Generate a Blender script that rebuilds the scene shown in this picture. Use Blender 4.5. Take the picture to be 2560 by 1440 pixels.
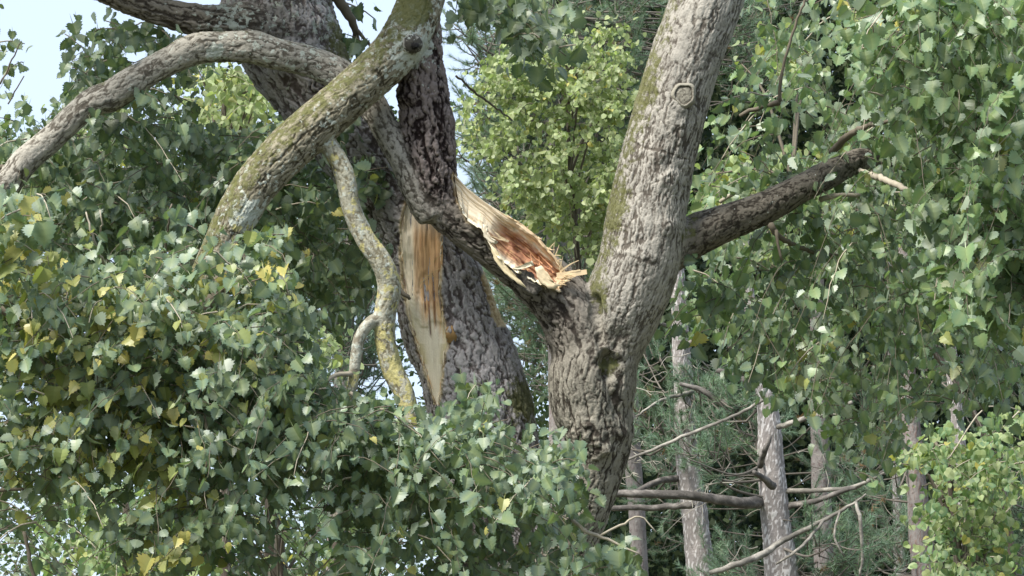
import bpy, math, random
import numpy as np
from mathutils import Matrix, Vector

random.seed(7)
RS = np.random.RandomState(11)
for o in list(bpy.data.objects):
    bpy.data.objects.remove(o)
scene = bpy.context.scene
COL = scene.collection

# ------------------------------------------------------------------ camera
HFOV = math.radians(17.0)
PITCH = math.radians(10.0)
CAM = np.array([0.0, 0.0, 1.6])
cd = bpy.data.cameras.new('camera')
cam = bpy.data.objects.new('camera', cd)
COL.objects.link(cam)
cam.location = CAM
cam.rotation_euler = (math.pi / 2 + PITCH, 0, 0)
cd.sensor_width = 36.0
cd.sensor_fit = 'HORIZONTAL'
cd.lens = 18.0 / math.tan(HFOV / 2)
cd.clip_start = 0.1
cd.clip_end = 3000
scene.camera = cam

# ------------------------------------------------------------------ sky, sun, exposure
SUN_EL, SUN_AZ = math.radians(50), math.radians(-136)     # azimuth from +Y, clockwise positive: behind the camera, to the left
world = bpy.data.worlds.new('World')
scene.world = world
world.use_nodes = True
wn, wl = world.node_tree.nodes, world.node_tree.links
wn.clear()
wo = wn.new('ShaderNodeOutputWorld')
bg = wn.new('ShaderNodeBackground')
sky = wn.new('ShaderNodeTexSky')
sky.sky_type = 'NISHITA'
sky.sun_disc = False
sky.sun_elevation = SUN_EL
sky.sun_rotation = SUN_AZ
sky.air_density = 1.0
sky.dust_density = 2.5
sky.ozone_density = 1.0
veil = wn.new('ShaderNodeMix')                 # thin even cloud veil over the blue
veil.data_type = 'RGBA'
veil.inputs[0].default_value = 0.66
veil.inputs[7].default_value = (4.75, 5.55, 6.8, 1)
wl.new(sky.outputs[0], veil.inputs[6])
wl.new(veil.outputs[2], bg.inputs[0])
bg.inputs[1].default_value = 0.10
wl.new(bg.outputs[0], wo.inputs[0])

sd = bpy.data.lights.new('sun', 'SUN')
sd.energy = 3.7
sd.angle = math.radians(18)
sd.color = (1.0, 0.965, 0.90)
sun = bpy.data.objects.new('sun', sd)
COL.objects.link(sun)
sdir = Vector((math.sin(SUN_AZ) * math.cos(SUN_EL), math.cos(SUN_AZ) * math.cos(SUN_EL), math.sin(SUN_EL)))
sun.rotation_euler = (-sdir).to_track_quat('-Z', 'Y').to_euler()
sun.location = sdir * 30

scene.view_settings.view_transform = 'Standard'
scene.view_settings.look = 'None'
scene.view_settings.gamma = 1
scene.view_settings.exposure = 1.12

# ------------------------------------------------------------------ helpers
FPX = 1280.0 / math.tan(HFOV / 2)
D0 = 10.7
FWD = np.array([0, math.cos(PITCH), math.sin(PITCH)])
UPV = np.array([0, -math.sin(PITCH), math.cos(PITCH)])
RGT = np.array([1.0, 0, 0])


def at(px, py, d):
    px, py, d = np.broadcast_arrays(np.asarray(px, float), np.asarray(py, float), np.asarray(d, float))
    return CAM + d[..., None] * (FWD + RGT * ((px - 1280) / FPX)[..., None] + UPV * ((720 - py) / FPX)[..., None])


def proj(p):
    v = p - CAM
    d = v @ FWD
    return 1280 + FPX * (v @ RGT) / d, 720 - FPX * (v @ UPV) / d, d


def unit(v):
    return v / np.maximum(np.linalg.norm(v, axis=-1, keepdims=True), 1e-9)


def sstep(a, b, x):
    t = np.clip((x - a) / (b - a), 0, 1)
    return t * t * (3 - 2 * t)


def _h(ix, iy, iz, seed):
    h = (ix.astype(np.uint32) * np.uint32(374761393) + iy.astype(np.uint32) * np.uint32(668265263)
         + iz.astype(np.uint32) * np.uint32(2246822519) + np.uint32((seed * 3266489917) & 0xffffffff))
    h = (h ^ (h >> np.uint32(15))) * np.uint32(2246822519)
    h = (h ^ (h >> np.uint32(13))) * np.uint32(3266489917)
    h = h ^ (h >> np.uint32(16))
    return h.astype(np.float32) / np.float32(4294967296.0)


def vnoise(p, seed=0):
    i = np.floor(p).astype(np.int64)
    f = p - i
    f = f * f * (3 - 2 * f)
    out = 0
    for dx in (0, 1):
        for dy in (0, 1):
            for dz in (0, 1):
                w = (f[:, 0] if dx else 1 - f[:, 0]) * (f[:, 1] if dy else 1 - f[:, 1]) * (f[:, 2] if dz else 1 - f[:, 2])
                out = out + w * _h(i[:, 0] + dx, i[:, 1] + dy, i[:, 2] + dz, seed)
    return out


def fbm(p, octv=3, seed=0):
    s, a, t = 0, 1.0, 0
    for k in range(octv):
        s = s + a * vnoise(p * (2.03 ** k) + 17.3 * k, seed + k)
        t += a
        a *= 0.5
    return s / t


def voronoi(p, seed=0):
    i = np.floor(p).astype(np.int64)
    f1 = np.full(len(p), 9.0)
    f2 = np.full(len(p), 9.0)
    cid = np.zeros(len(p))
    for dx in (-1, 0, 1):
        for dy in (-1, 0, 1):
            for dz in (-1, 0, 1):
                c = i + np.array([dx, dy, dz])
                q = np.stack([_h(c[:, 0], c[:, 1], c[:, 2], seed + k) for k in range(3)], 1)
                d = np.linalg.norm(c + 0.1 + 0.8 * q - p, axis=1)
                new = d < f1
                f2 = np.where(new, f1, np.minimum(f2, d))
                cid = np.where(new, q[:, 0], cid)
                f1 = np.where(new, d, f1)
    return f1, f2, cid


def mesh_np(name, v, faces, attrs=None, cols=None, smooth=True, mats=(), fmat=None):
    """faces: (N,k) int array or list of such arrays"""
    if not isinstance(faces, (list, tuple)):
        faces = [faces]
    faces = [np.asarray(f, np.int32) for f in faces if len(f)]
    me = bpy.data.meshes.new(name)
    v = np.asarray(v, np.float32)
    me.vertices.add(len(v))
    me.vertices.foreach_set('co', v.ravel())
    nl = sum(f.size for f in faces)
    nf = sum(len(f) for f in faces)
    me.loops.add(nl)
    me.polygons.add(nf)
    me.loops.foreach_set('vertex_index', np.concatenate([f.ravel() for f in faces]))
    tot = np.concatenate([np.full(len(f), f.shape[1], np.int32) for f in faces])
    st = np.zeros(nf, np.int32)
    st[1:] = np.cumsum(tot)[:-1]
    me.polygons.foreach_set('loop_start', st)
    me.polygons.foreach_set('use_smooth', np.full(nf, bool(smooth)))
    if fmat is not None:
        me.polygons.foreach_set('material_index', np.asarray(fmat, np.int32))
    for m in mats:
        me.materials.append(m)
    me.update(calc_edges=True)
    for k, a in (attrs or {}).items():
        me.attributes.new(k, 'FLOAT', 'POINT').data.foreach_set('value', np.asarray(a, np.float32))
    for k, a in (cols or {}).items():
        a = np.asarray(a, np.float32)
        a = np.concatenate([a, np.ones((len(a), 1), np.float32)], 1)
        me.attributes.new(k, 'FLOAT_COLOR', 'POINT').data.foreach_set('color', a.ravel())
    return me


def thing(name, label, cat, base, group=None):
    o = bpy.data.objects.new(name, None)
    o.empty_display_size = 0.2
    COL.objects.link(o)
    o.location = base
    o['label'] = label
    o['category'] = cat
    if group:
        o['group'] = group
    return o


def part(name, me, parent, kind=None, label=None):
    """mesh is in world coordinates; parent is a thing (Empty) or a part that sits at world identity"""
    o = bpy.data.objects.new(name, me)
    COL.objects.link(o)
    o.parent = parent
    if parent is not None and parent.type == 'EMPTY':
        o.location = -parent.location
    if kind:
        o['kind'] = kind
    if label:
        o['label'] = label
    return o


def in_poly(px, py, poly):
    poly = np.array(poly, float)
    x0, y0 = poly[:, 0], poly[:, 1]
    x1, y1 = np.roll(x0, -1), np.roll(y0, -1)
    ins = np.zeros(len(px), bool)
    for a, b, c, d in zip(x0, y0, x1, y1):
        cond = (b > py) != (d > py)
        ins ^= cond & (px < (c - a) * (py - b) / (d - b + 1e-12) + a)
    return ins


# ------------------------------------------------------------------ materials
def mat_new(name):
    m = bpy.data.materials.new(name)
    m.use_nodes = True
    nt = m.node_tree
    nt.nodes.clear()
    out = nt.nodes.new('ShaderNodeOutputMaterial')
    return m, nt, out


def nd(nt, t, **kw):
    n = nt.nodes.new(t)
    for k, v in kw.items():
        setattr(n, k, v)
    return n


def attr(nt, name):
    return nd(nt, 'ShaderNodeAttribute', attribute_name=name)


def mixc(nt, fac, a, b, blend='MIX'):
    n = nd(nt, 'ShaderNodeMix', data_type='RGBA', blend_type=blend)
    for s, v in ((0, fac), (6, a), (7, b)):
        if isinstance(v, (int, float)):
            n.inputs[s].default_value = v
        elif isinstance(v, tuple):
            n.inputs[s].default_value = (*v, 1)
        else:
            nt.links.new(v, n.inputs[s])
    return n.outputs[2]


def mth(nt, op, a, b=None, clamp=False):
    n = nd(nt, 'ShaderNodeMath', operation=op, use_clamp=clamp)
    for s, v in ((0, a), (1, b)):
        if v is None:
            continue
        if isinstance(v, (int, float)):
            n.inputs[s].default_value = v
        else:
            nt.links.new(v, n.inputs[s])
    return n.outputs[0]


def ramp(nt, x, a, b):
    n = nd(nt, 'ShaderNodeMapRange', interpolation_type='SMOOTHSTEP')
    nt.links.new(x, n.inputs[0])
    for s, v in ((1, a), (2, b)):
        if isinstance(v, (int, float)):
            n.inputs[s].default_value = v
        else:
            nt.links.new(v, n.inputs[s])
    return n.outputs[0]


def noise(nt, scale, detail=3, rough=0.55, vec=None):
    n = nd(nt, 'ShaderNodeTexNoise')
    n.inputs['Scale'].default_value = scale
    n.inputs['Detail'].default_value = detail
    n.inputs['Roughness'].default_value = rough
    if vec is not None:
        nt.links.new(vec, n.inputs['Vector'])
    return n.outputs[0]


def bark_material(name, fine=140.0, bump=0.5):
    m, nt, out = mat_new(name)
    bs = nd(nt, 'ShaderNodeBsdfPrincipled')
    tc = nd(nt, 'ShaderNodeTexCoord').outputs['Object']
    n1 = noise(nt, fine, 4, 0.65, tc)
    n2 = noise(nt, fine * 0.13, 4, 0.6, tc)
    n3 = noise(nt, fine * 0.36, 5, 0.62, tc)
    n4 = noise(nt, fine * 0.2, 5, 0.66, tc)
    h = attr(nt, 'bark_h').outputs['Fac']
    hh = mth(nt, 'ADD', h, mth(nt, 'MULTIPLY', mth(nt, 'SUBTRACT', n1, 0.5), 0.55))
    base = mixc(nt, ramp(nt, hh, 0.38, 0.80), attr(nt, 'fis_col').outputs['Color'], attr(nt, 'bark_col').outputs['Color'])
    val = nd(nt, 'ShaderNodeMapRange')
    nt.links.new(n2, val.inputs[0])
    val.inputs[1].default_value = 0.3
    val.inputs[2].default_value = 0.7
    val.inputs[3].default_value = 0.80
    val.inputs[4].default_value = 1.18
    gr = nd(nt, 'ShaderNodeCombineColor')
    for k in range(3):
        nt.links.new(val.outputs[0], gr.inputs[k])
    base = mixc(nt, 1.0, base, gr.outputs[0], 'MULTIPLY')
    # dark specks
    sp = ramp(nt, noise(nt, fine * 0.55, 2, 0.5, tc), 0.63, 0.70)
    base = mixc(nt, mth(nt, 'MULTIPLY', sp, 0.35), base, (0.03, 0.025, 0.02))
    # lichen, yellow lichen, moss
    li = attr(nt, 'lichen').outputs['Fac']
    thr = mth(nt, 'SUBTRACT', 0.80, mth(nt, 'MULTIPLY', li, 0.36))
    lm = ramp(nt, n3, thr, mth(nt, 'ADD', thr, 0.05))
    base = mixc(nt, mth(nt, 'MULTIPLY', lm, 0.85), base, mixc(nt, n1, (0.30, 0.34, 0.29), (0.55, 0.57, 0.50)))
    ye = attr(nt, 'yellow').outputs['Fac']
    thr = mth(nt, 'SUBTRACT', 0.82, mth(nt, 'MULTIPLY', ye, 0.36))
    lm = ramp(nt, n4, thr, mth(nt, 'ADD', thr, 0.06))
    base = mixc(nt, mth(nt, 'MULTIPLY', lm, 0.85), base, mixc(nt, n1, (0.33, 0.29, 0.10), (0.56, 0.51, 0.23)))
    mo = attr(nt, 'moss').outputs['Fac']
    n5 = noise(nt, fine * 0.28, 6, 0.72, tc)
    thr = mth(nt, 'SUBTRACT', 0.80, mth(nt, 'MULTIPLY', mo, 0.46))
    mm = ramp(nt, n5, thr, mth(nt, 'ADD', thr, 0.16))
    base = mixc(nt, mth(nt, 'MULTIPLY', mm, 0.88), base, mixc(nt, n1, (0.038, 0.043, 0.014), (0.165, 0.165, 0.052)))
    nt.links.new(base, bs.inputs['Base Color'])
    bs.inputs['Roughness'].default_value = 0.9
    bs.inputs['Specular IOR Level'].default_value = 0.25
    bm = nd(nt, 'ShaderNodeBump')
    bm.inputs['Strength'].default_value = bump
    bm.inputs['Distance'].default_value = 0.006
    nt.links.new(mth(nt, 'ADD', mth(nt, 'ADD', n1, mth(nt, 'MULTIPLY', n3, 0.8)), mth(nt, 'MULTIPLY', mm, 0.7)), bm.inputs['Height'])
    nt.links.new(bm.outputs[0], bs.inputs['Normal'])
    nt.links.new(bs.outputs[0], out.inputs[0])
    return m


M_BARK = bark_material('poplar_bark')
M_PINE = bark_material('pine_bark', 55.0, 0.7)


def leaf_material(name, pale=(0.26, 0.31, 0.23), trans=0.26, rough=0.44, spec=0.55):
    m, nt, out = mat_new(name)
    bs = nd(nt, 'ShaderNodeBsdfPrincipled')
    t = attr(nt, 'tint').outputs['Color']
    tc = nd(nt, 'ShaderNodeTexCoord').outputs['Object']
    n = noise(nt, 60, 3, 0.6, tc)
    c = mixc(nt, 1.0, t, mixc(nt, n, (0.7, 0.72, 0.7), (1.3, 1.28, 1.3)), 'MULTIPLY')
    rib = attr(nt, 'rib').outputs['Fac']
    c = mixc(nt, mth(nt, 'MULTIPLY', rib, 0.5), c, (0.26, 0.30, 0.12))
    geo = nd(nt, 'ShaderNodeNewGeometry')
    under = mixc(nt, 0.35, pale, c)
    col = mixc(nt, geo.outputs['Backfacing'], c, under)
    nt.links.new(col, bs.inputs['Base Color'])
    bs.inputs['Roughness'].default_value = rough
    bs.inputs['Specular IOR Level'].default_value = spec
    tr = nd(nt, 'ShaderNodeBsdfTranslucent')
    tcol = mixc(nt, 1.0, c, (1.7, 1.9, 1.0), 'MULTIPLY')
    nt.links.new(tcol, tr.inputs[0])
    mx = nd(nt, 'ShaderNodeMixShader')
    mx.inputs[0].default_value = trans
    nt.links.new(bs.outputs[0], mx.inputs[1])
    nt.links.new(tr.outputs[0], mx.inputs[2])
    nt.links.new(mx.outputs[0], out.inputs[0])
    return m


M_LEAF = leaf_material('poplar_leaf')
M_FARLEAF = leaf_material('far_leaf', pale=(0.20, 0.25, 0.12), trans=0.32, rough=0.5, spec=0.35)
M_NEEDLE = leaf_material('pine_needle', pale=(0.12, 0.19, 0.12), trans=0.2, rough=0.5, spec=0.4)


def simple_mat(name, col, rough=0.85, var=0.35, scale=60):
    m, nt, out = mat_new(name)
    bs = nd(nt, 'ShaderNodeBsdfPrincipled')
    tc = nd(nt, 'ShaderNodeTexCoord').outputs['Object']
    n = noise(nt, scale, 4, 0.6, tc)
    lo = tuple(c * (1 - var) for c in col)
    hi = tuple(min(1, c * (1 + var)) for c in col)
    nt.links.new(mixc(nt, n, lo, hi), bs.inputs['Base Color'])
    bs.inputs['Roughness'].default_value = rough
    bs.inputs['Specular IOR Level'].default_value = 0.3
    nt.links.new(bs.outputs[0], out.inputs[0])
    return m


M_TWIG = simple_mat('twig_bark', (0.13, 0.11, 0.08))
M_TWIGPALE = simple_mat('pale_twig_bark', (0.34, 0.30, 0.23))
M_PTWIG = simple_mat('pine_twig_bark', (0.13, 0.115, 0.095), scale=30)
M_PTWIGPALE = simple_mat('dead_pine_twig', (0.30, 0.28, 0.23), scale=30)


def wood_material():
    m, nt, out = mat_new('torn_wood')
    bs = nd(nt, 'ShaderNodeBsdfPrincipled')
    c = attr(nt, 'wood_col').outputs['Color']
    tc = nd(nt, 'ShaderNodeTexCoord').outputs['Object']
    g = attr(nt, 'grain').outputs['Fac']
    n = noise(nt, 220, 3, 0.6, tc)
    v = mth(nt, 'ADD', mth(nt, 'MULTIPLY', g, 0.55), mth(nt, 'MULTIPLY', n, 0.45))
    c2 = mixc(nt, 1.0, c, mixc(nt, v, (0.76, 0.71, 0.66), (1.24, 1.26, 1.28)), 'MULTIPLY')
    nt.links.new(c2, bs.inputs['Base Color'])
    bs.inputs['Roughness'].default_value = 0.75
    bs.inputs['Specular IOR Level'].default_value = 0.25
    b = nd(nt, 'ShaderNodeBump')
    b.inputs['Strength'].default_value = 0.35
    b.inputs['Distance'].default_value = 0.004
    nt.links.new(v, b.inputs['Height'])
    nt.links.new(b.outputs[0], bs.inputs['Normal'])
    nt.links.new(bs.outputs[0], out.inputs[0])
    return m


M_WOOD = wood_material()

# ------------------------------------------------------------------ ground
m, nt, out = mat_new('forest_floor')
bs = nd(nt, 'ShaderNodeBsdfPrincipled')
tc = nd(nt, 'ShaderNodeTexCoord').outputs['Object']
nt.links.new(mixc(nt, ramp(nt, noise(nt, 1.3, 6, 0.65, tc), 0.35, 0.65), (0.045, 0.06, 0.02), (0.09, 0.075, 0.045)), bs.inputs['Base Color'])
bs.inputs['Roughness'].default_value = 0.95
nt.links.new(bs.outputs[0], out.inputs[0])
gx = np.linspace(-600, 600, 81)
gx = np.sign(gx) * (np.abs(gx) / 600) ** 2 * 600
GX, GY = np.meshgrid(gx, gx + 40)
gz = (vnoise(np.stack([GX.ravel() * 0.12, GY.ravel() * 0.12, GX.ravel() * 0], 1), 3) - 0.5) * 0.25
idx = np.arange(81 * 81).reshape(81, 81)
gf = np.stack([idx[:-1, :-1], idx[:-1, 1:], idx[1:, 1:], idx[1:, :-1]], -1).reshape(-1, 4)
g = part('ground', mesh_np('ground', np.stack([GX.ravel(), GY.ravel(), gz], 1), gf, mats=[m]), None, 'structure')
g['label'] = 'forest floor of grass and needles under the trees'
g['category'] = 'ground'


# ------------------------------------------------------------------ wood: skeleton chains -> remeshed, barked limbs
def catmull(P, step):
    """P: (n,k) control rows, first three columns are position; resampled about every step metres"""
    P = np.asarray(P, float)
    Q = np.vstack([2 * P[0] - P[1], P, 2 * P[-1] - P[-2]])
    outp = []
    for i in range(1, len(Q) - 2):
        n = max(2, int(np.linalg.norm(Q[i + 1, :3] - Q[i, :3]) / step))
        t = np.linspace(0, 1, n, endpoint=False)[:, None]
        a, b, c, d = Q[i - 1], Q[i], Q[i + 1], Q[i + 2]
        outp.append(0.5 * ((2 * b) + (c - a) * t + (2 * a - 5 * b + 4 * c - d) * t ** 2 + (3 * b - a - 3 * c + d) * t ** 3))
    outp.append(P[-1:])
    return np.vstack(outp)


def px_chain(pts, d0=D0):
    """(px, py, depth offset, radius px) -> (x, y, z, r)"""
    a = np.asarray(pts, float)
    d = d0 + a[:, 2]
    return np.concatenate([at(a[:, 0], a[:, 1], d), (a[:, 3] * d / FPX)[:, None]], 1)


def frames(C):
    T = unit(np.gradient(C, axis=0))
    n = np.cross(T[0], [0.3, 1, 0.2])
    n /= np.linalg.norm(n)
    N = [n]
    for i in range(1, len(T)):
        n = N[-1] - T[i] * (N[-1] @ T[i])
        N.append(n / np.linalg.norm(n))
    N = np.array(N)
    return T, N, np.cross(T, N)


def tube_np(C, R, seg, cap=True):
    T, N, B = frames(C)
    a = np.linspace(0, 2 * np.pi, seg, endpoint=False)
    V = C[:, None] + R[:, None, None] * (np.cos(a)[None, :, None] * N[:, None] + np.sin(a)[None, :, None] * B[:, None])
    n = len(C)
    idx = np.arange(n * seg).reshape(n, seg)
    nx = np.roll(idx, -1, 1)
    F = np.stack([idx[:-1], nx[:-1], nx[1:], idx[1:]], -1).reshape(-1, 4)
    V = V.reshape(-1, 3)
    tris = np.zeros((0, 3), int)
    if cap:
        c0, c1 = len(V), len(V) + 1
        V = np.vstack([V, C[0] - T[0] * R[0] * 0.4, C[-1] + T[-1] * R[-1] * 0.4])
        tris = np.vstack([np.stack([nx[0], idx[0], np.full(seg, c0)], 1), np.stack([idx[-1], nx[-1], np.full(seg, c1)], 1)])
    return V, F, tris


STYLES = {   # plate width, plate length (m), relief (m), lump (share of r)
    'plate':  dict(w=0.0095, l=0.046, amp=0.0062, lump=0.04),
    'rough':  dict(w=0.0125, l=0.070, amp=0.0115, lump=0.045),
    'deep':   dict(w=0.017, l=0.060, amp=0.0165, lump=0.06),
    'smooth': dict(w=0.020, l=0.030, amp=0.0016, lump=0.06),
    'scaly':  dict(w=0.012, l=0.026, amp=0.0045, lump=0.09),
}


def build_wood(chains, voxel, knots=(), carve=None, spots=()):
    """chains: dict(name, C(n,4), style, col, fis, moss, mossdir, lichen, yellow); returns {name: mesh}"""
    vs, fs, off = [], [], 0
    tmp = bpy.data.meshes.new('tmp')
    allv, quads, tris = [], [], []
    for ch in chains:
        R = catmull(ch['C'], 0.012)
        ch['P'], ch['R'] = R[:, :3], R[:, 3]
        V, F, Tt = tube_np(ch['P'], ch['R'], 28)
        quads.append(F + off)
        tris.append(Tt + off)
        allv.append(V)
        off += len(V)
    tmp = mesh_np('tmp', np.vstack(allv), [np.vstack(quads), np.vstack(tris)])
    to = bpy.data.objects.new('tmp', tmp)
    COL.objects.link(to)
    md = to.modifiers.new('r', 'REMESH')
    md.mode = 'VOXEL'
    md.voxel_size = voxel
    dg = bpy.context.evaluated_depsgraph_get()
    ev = to.evaluated_get(dg)
    me = ev.to_mesh()
    n = len(me.vertices)
    v = np.empty(n * 3)
    me.vertices.foreach_get('co', v)
    v = v.reshape(-1, 3)
    nl = len(me.loops)
    li = np.empty(nl, np.int32)
    me.loops.foreach_get('vertex_index', li)
    f = li.reshape(-1, 4)
    ev.to_mesh_clear()
    bpy.data.objects.remove(to)
    bpy.data.meshes.remove(tmp)

    def chain_coords(v):
        sc, co = [], []
        for ch in chains:
            P, R = ch['P'], ch['R']
            if 'fr' not in ch:
                ch['fr'] = frames(P)
                ch['s'] = np.concatenate([[0], np.cumsum(np.linalg.norm(np.diff(P, axis=0), axis=1))])
            T, N, B = ch['fr']
            mg = R.max() * 2.2
            near = np.where(((v > P.min(0) - mg) & (v < P.max(0) + mg)).all(1))[0]
            vn = v[near]
            bn = np.empty(len(vn), int)
            P3 = (P[::3] - P[0]).astype(np.float32)
            for k in range(0, len(vn), 40000):
                q = (vn[k:k + 40000] - P[0]).astype(np.float32)
                b0 = ((P3 ** 2).sum(1)[None] - 2 * q @ P3.T).argmin(1) * 3
                cand = np.clip(b0[:, None] + np.arange(-2, 3)[None], 0, len(P) - 1)
                dd_ = ((vn[k:k + 40000, None] - P[cand]) ** 2).sum(2)
                bn[k:k + 40000] = cand[np.arange(len(q)), dd_.argmin(1)]
            q = vn - P[bn]
            along = np.einsum('ij,ij->i', q, T[bn])
            rad = np.linalg.norm(q - along[:, None] * T[bn], axis=1)
            endo = np.where((bn == 0) | (bn == len(P) - 1), np.maximum(np.abs(along) - 0.006, 0), 0)
            full = np.full(len(v), 50.0)
            full[near] = np.hypot(rad, endo) / R[bn] - 1
            sc.append(full)
            ca, cb, cs = np.zeros(len(v)), np.zeros(len(v)), np.zeros(len(v))
            best = np.zeros(len(v), int)
            ca[near] = np.einsum('ij,ij->i', q, N[bn])
            cb[near] = np.einsum('ij,ij->i', q, B[bn])
            cs[near] = ch['s'][bn] + along
            best[near] = bn
            co.append((ca, cb, cs, best))
        return np.array(sc), co

    e = np.vstack([f[:, [0, 1]], f[:, [1, 2]], f[:, [2, 3]], f[:, [3, 0]]])
    deg = np.bincount(e[:, 0], minlength=n) + np.bincount(e[:, 1], minlength=n)

    def lap(v):
        s = np.stack([np.bincount(e[:, 0], v[e[:, 1], k], n) + np.bincount(e[:, 1], v[e[:, 0], k], n) for k in range(3)], 1)
        return s / deg[:, None]

    def normals(v):
        a = np.cross(v[f[:, 2]] - v[f[:, 0]], v[f[:, 3]] - v[f[:, 1]])
        nn = np.stack([sum(np.bincount(f[:, j], a[:, k], n) for j in range(4)) for k in range(3)], 1)
        return unit(nn)
    for _ in range(3):
        v = v * 0.4 + lap(v) * 0.6
    sc, co = chain_coords(v)
    srt = np.sort(sc, 0)
    if len(chains) > 1:                               # round the crotches where two limbs meet
        wj = (1 - sstep(0.05, 0.75, srt[1] - srt[0])) * 0.75
        act = np.where(wj > .02)[0]
        em = (wj[e[:, 0]] > .02) | (wj[e[:, 1]] > .02)
        e2 = e[em]
        d2_ = np.maximum(np.bincount(e2[:, 0], minlength=n) + np.bincount(e2[:, 1], minlength=n), 1)[act][:, None]
        for _ in range(9):
            sm = np.stack([(np.bincount(e2[:, 0], v[e2[:, 1], k], n) + np.bincount(e2[:, 1], v[e2[:, 0], k], n))[act] for k in range(3)], 1) / d2_
            v[act] += (sm - v[act]) * wj[act][:, None]
        sc, co = chain_coords(v)
    W = np.exp(-np.clip(sc - sc.min(0), 0, 6) * 9)
    W /= W.sum(0)
    nr = normals(v)
    H = np.zeros(n)
    DISP = np.zeros(n)
    A = {k: np.zeros(n) for k in ('moss', 'lichen', 'yellow')}
    Cc, Fc = np.zeros((n, 3)), np.zeros((n, 3))
    for i, ch in enumerate(chains):
        sel = np.where(W[i] > 0.01)[0]
        if not len(sel):
            continue
        st = STYLES[ch['style']]
        a, b, s, best = (c[sel] for c in co[i])
        sd_ = 40 + i * 7
        q = np.stack([a, b, s], 1)
        wp = np.stack([fbm(q * 45 + 5, 2, sd_ + 1), fbm(q * 45 + 31, 2, sd_ + 2), fbm(q * 28 + 57, 2, sd_ + 3)], 1) - 0.5
        qq = np.stack([a / st['w'], b / st['w'], s / st['l']], 1) + wp * np.array([1.5, 1.5, 0.9])
        f1, f2, cid = voronoi(qq * np.array([.9, .9, 1.0]), sd_)
        r1 = sstep(.005, .12, np.abs(fbm(qq * np.array([.62, .62, .42]), 2, sd_ + 11) - .5))
        r2 = sstep(.005, .10, np.abs(fbm(qq * np.array([.95, .95, .6]) + 40, 2, sd_ + 13) - .5))
        vc = sstep(0.02, 0.26, f2 - f1)
        h = .10 + .34 * r1 + .22 * r2 + vc * (.14 + .22 * cid) + .42 * (fbm(q * np.array([210, 210, 110]), 2, sd_ + 5) - 0.5)
        if ch['style'] == 'plate':                     # level creases across the limb
            for s0 in np.arange(.05, ch['s'][-1], .085):
                cz = s - s0 - .02 * (fbm(q * 14 + s0 * 9, 2, sd_ + 31) - .5) * 4
                h = h - .28 * np.exp(-(cz / .0035) ** 2) * sstep(.50, .60, vnoise(q * 9 + s0 * 50, sd_ + 32))
        pt = sstep(.46, .62, fbm(q * 11 + 3, 2, sd_ + 21)) * (.35 if ch['style'] in ('plate', 'scaly') else .1)
        h = h + (.80 + .35 * (fbm(q * np.array([190, 190, 120]), 2, sd_ + 22) - .5) - h) * pt
        lump = (fbm(np.stack([a / ch['R'][best], b / ch['R'][best], s / 0.16], 1) * 1.1 + i, 3, sd_ + 8) - 0.5) * 2
        w = W[i][sel]
        H[sel] += w * h
        amp = st['amp'] * ch.get('ampk', 1)
        DISP[sel] += w * (amp * (h - 0.7) + lump * st['lump'] * ch['R'][best] * 1.6)
        Cc[sel] += w[:, None] * np.array(ch['col'])
        Fc[sel] += w[:, None] * np.array(ch['fis'])
        for k in A:
            x = ch.get(k, 0.0)
            if isinstance(x, (list, tuple)):
                x = np.interp(best / (len(ch['P']) - 1), np.linspace(0, 1, len(x)), x)
            if k == 'moss' and 'mossdir' in ch:
                md_ = unit(np.array(ch['mossdir'], float))
                x = x * sstep(-0.15, 0.75, nr[sel] @ md_)
            A[k][sel] += w * x
    px, py, dp = proj(v)
    front = (nr @ -FWD) > -0.05
    for (x, y, r, k, amt) in spots:                   # local moss, lichen, darkening bark
        gsp = np.exp(-((px - x) ** 2 + (py - y) ** 2) / (2 * r * r)) * front
        A[k] += gsp * amt
    for (x, y, r, hgt, ring) in knots:                # branch collars, burrs and hollows on the camera side
        kn = vnoise(v * 38, 7) * 2 - 1
        rr = np.sqrt((px - x) ** 2 + ((py - y)) ** 2) / r * (1 + .35 * kn)
        DISP += front * hgt * (np.exp(-rr * rr * 1.2) + ring * 0.16 * np.cos(rr * 8 + kn * 3) * np.exp(-rr * rr * 0.9))
        H -= front * ring * 0.30 * (0.5 + 0.5 * np.cos(rr * 9 + 2)) * np.exp(-rr * rr * 0.8)
    v2 = v + nr * DISP[:, None]
    if carve is not None:
        cv, cvcol, flat = carve(px, py, front)
        v2 = v + nr * (DISP * (1 - flat))[:, None] + FWD * cv[:, None]
        Cc = Cc * (1 - cvcol[:, None]) + np.array([0.62, 0.50, 0.31]) * cvcol[:, None]
        Fc = Fc * (1 - cvcol[:, None]) + np.array([0.42, 0.30, 0.15]) * cvcol[:, None]
        for k in A:
            A[k] = A[k] * (1 - cvcol)
    lab = sc.argmin(0)
    fl = lab[f].min(1)
    res = {}
    for i, ch in enumerate(chains):
        ff = f[fl == i]
        if not len(ff):
            continue
        u, inv = np.unique(ff, return_inverse=True)
        res[ch['name']] = mesh_np(ch['name'], v2[u], inv.reshape(-1, 4), attrs=dict(bark_h=H[u], moss=A['moss'][u], lichen=A['lichen'][u], yellow=A['yellow'][u]),
                                  cols=dict(bark_col=Cc[u], fis_col=Fc[u]), mats=[M_BARK])
    WOODPTS.append(v2[::6])
    return res


WOODPTS = []

PALE, PALEF = (0.335, 0.312, 0.268), (0.088, 0.075, 0.060)
GREY, GREYF = (0.255, 0.235, 0.19), (0.046, 0.038, 0.029)
DARK, DARKF = (0.19, 0.155, 0.14), (0.012, 0.006, 0.005)
VIOL, VIOLF = (0.37, 0.345, 0.335), (0.105, 0.086, 0.08)

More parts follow.
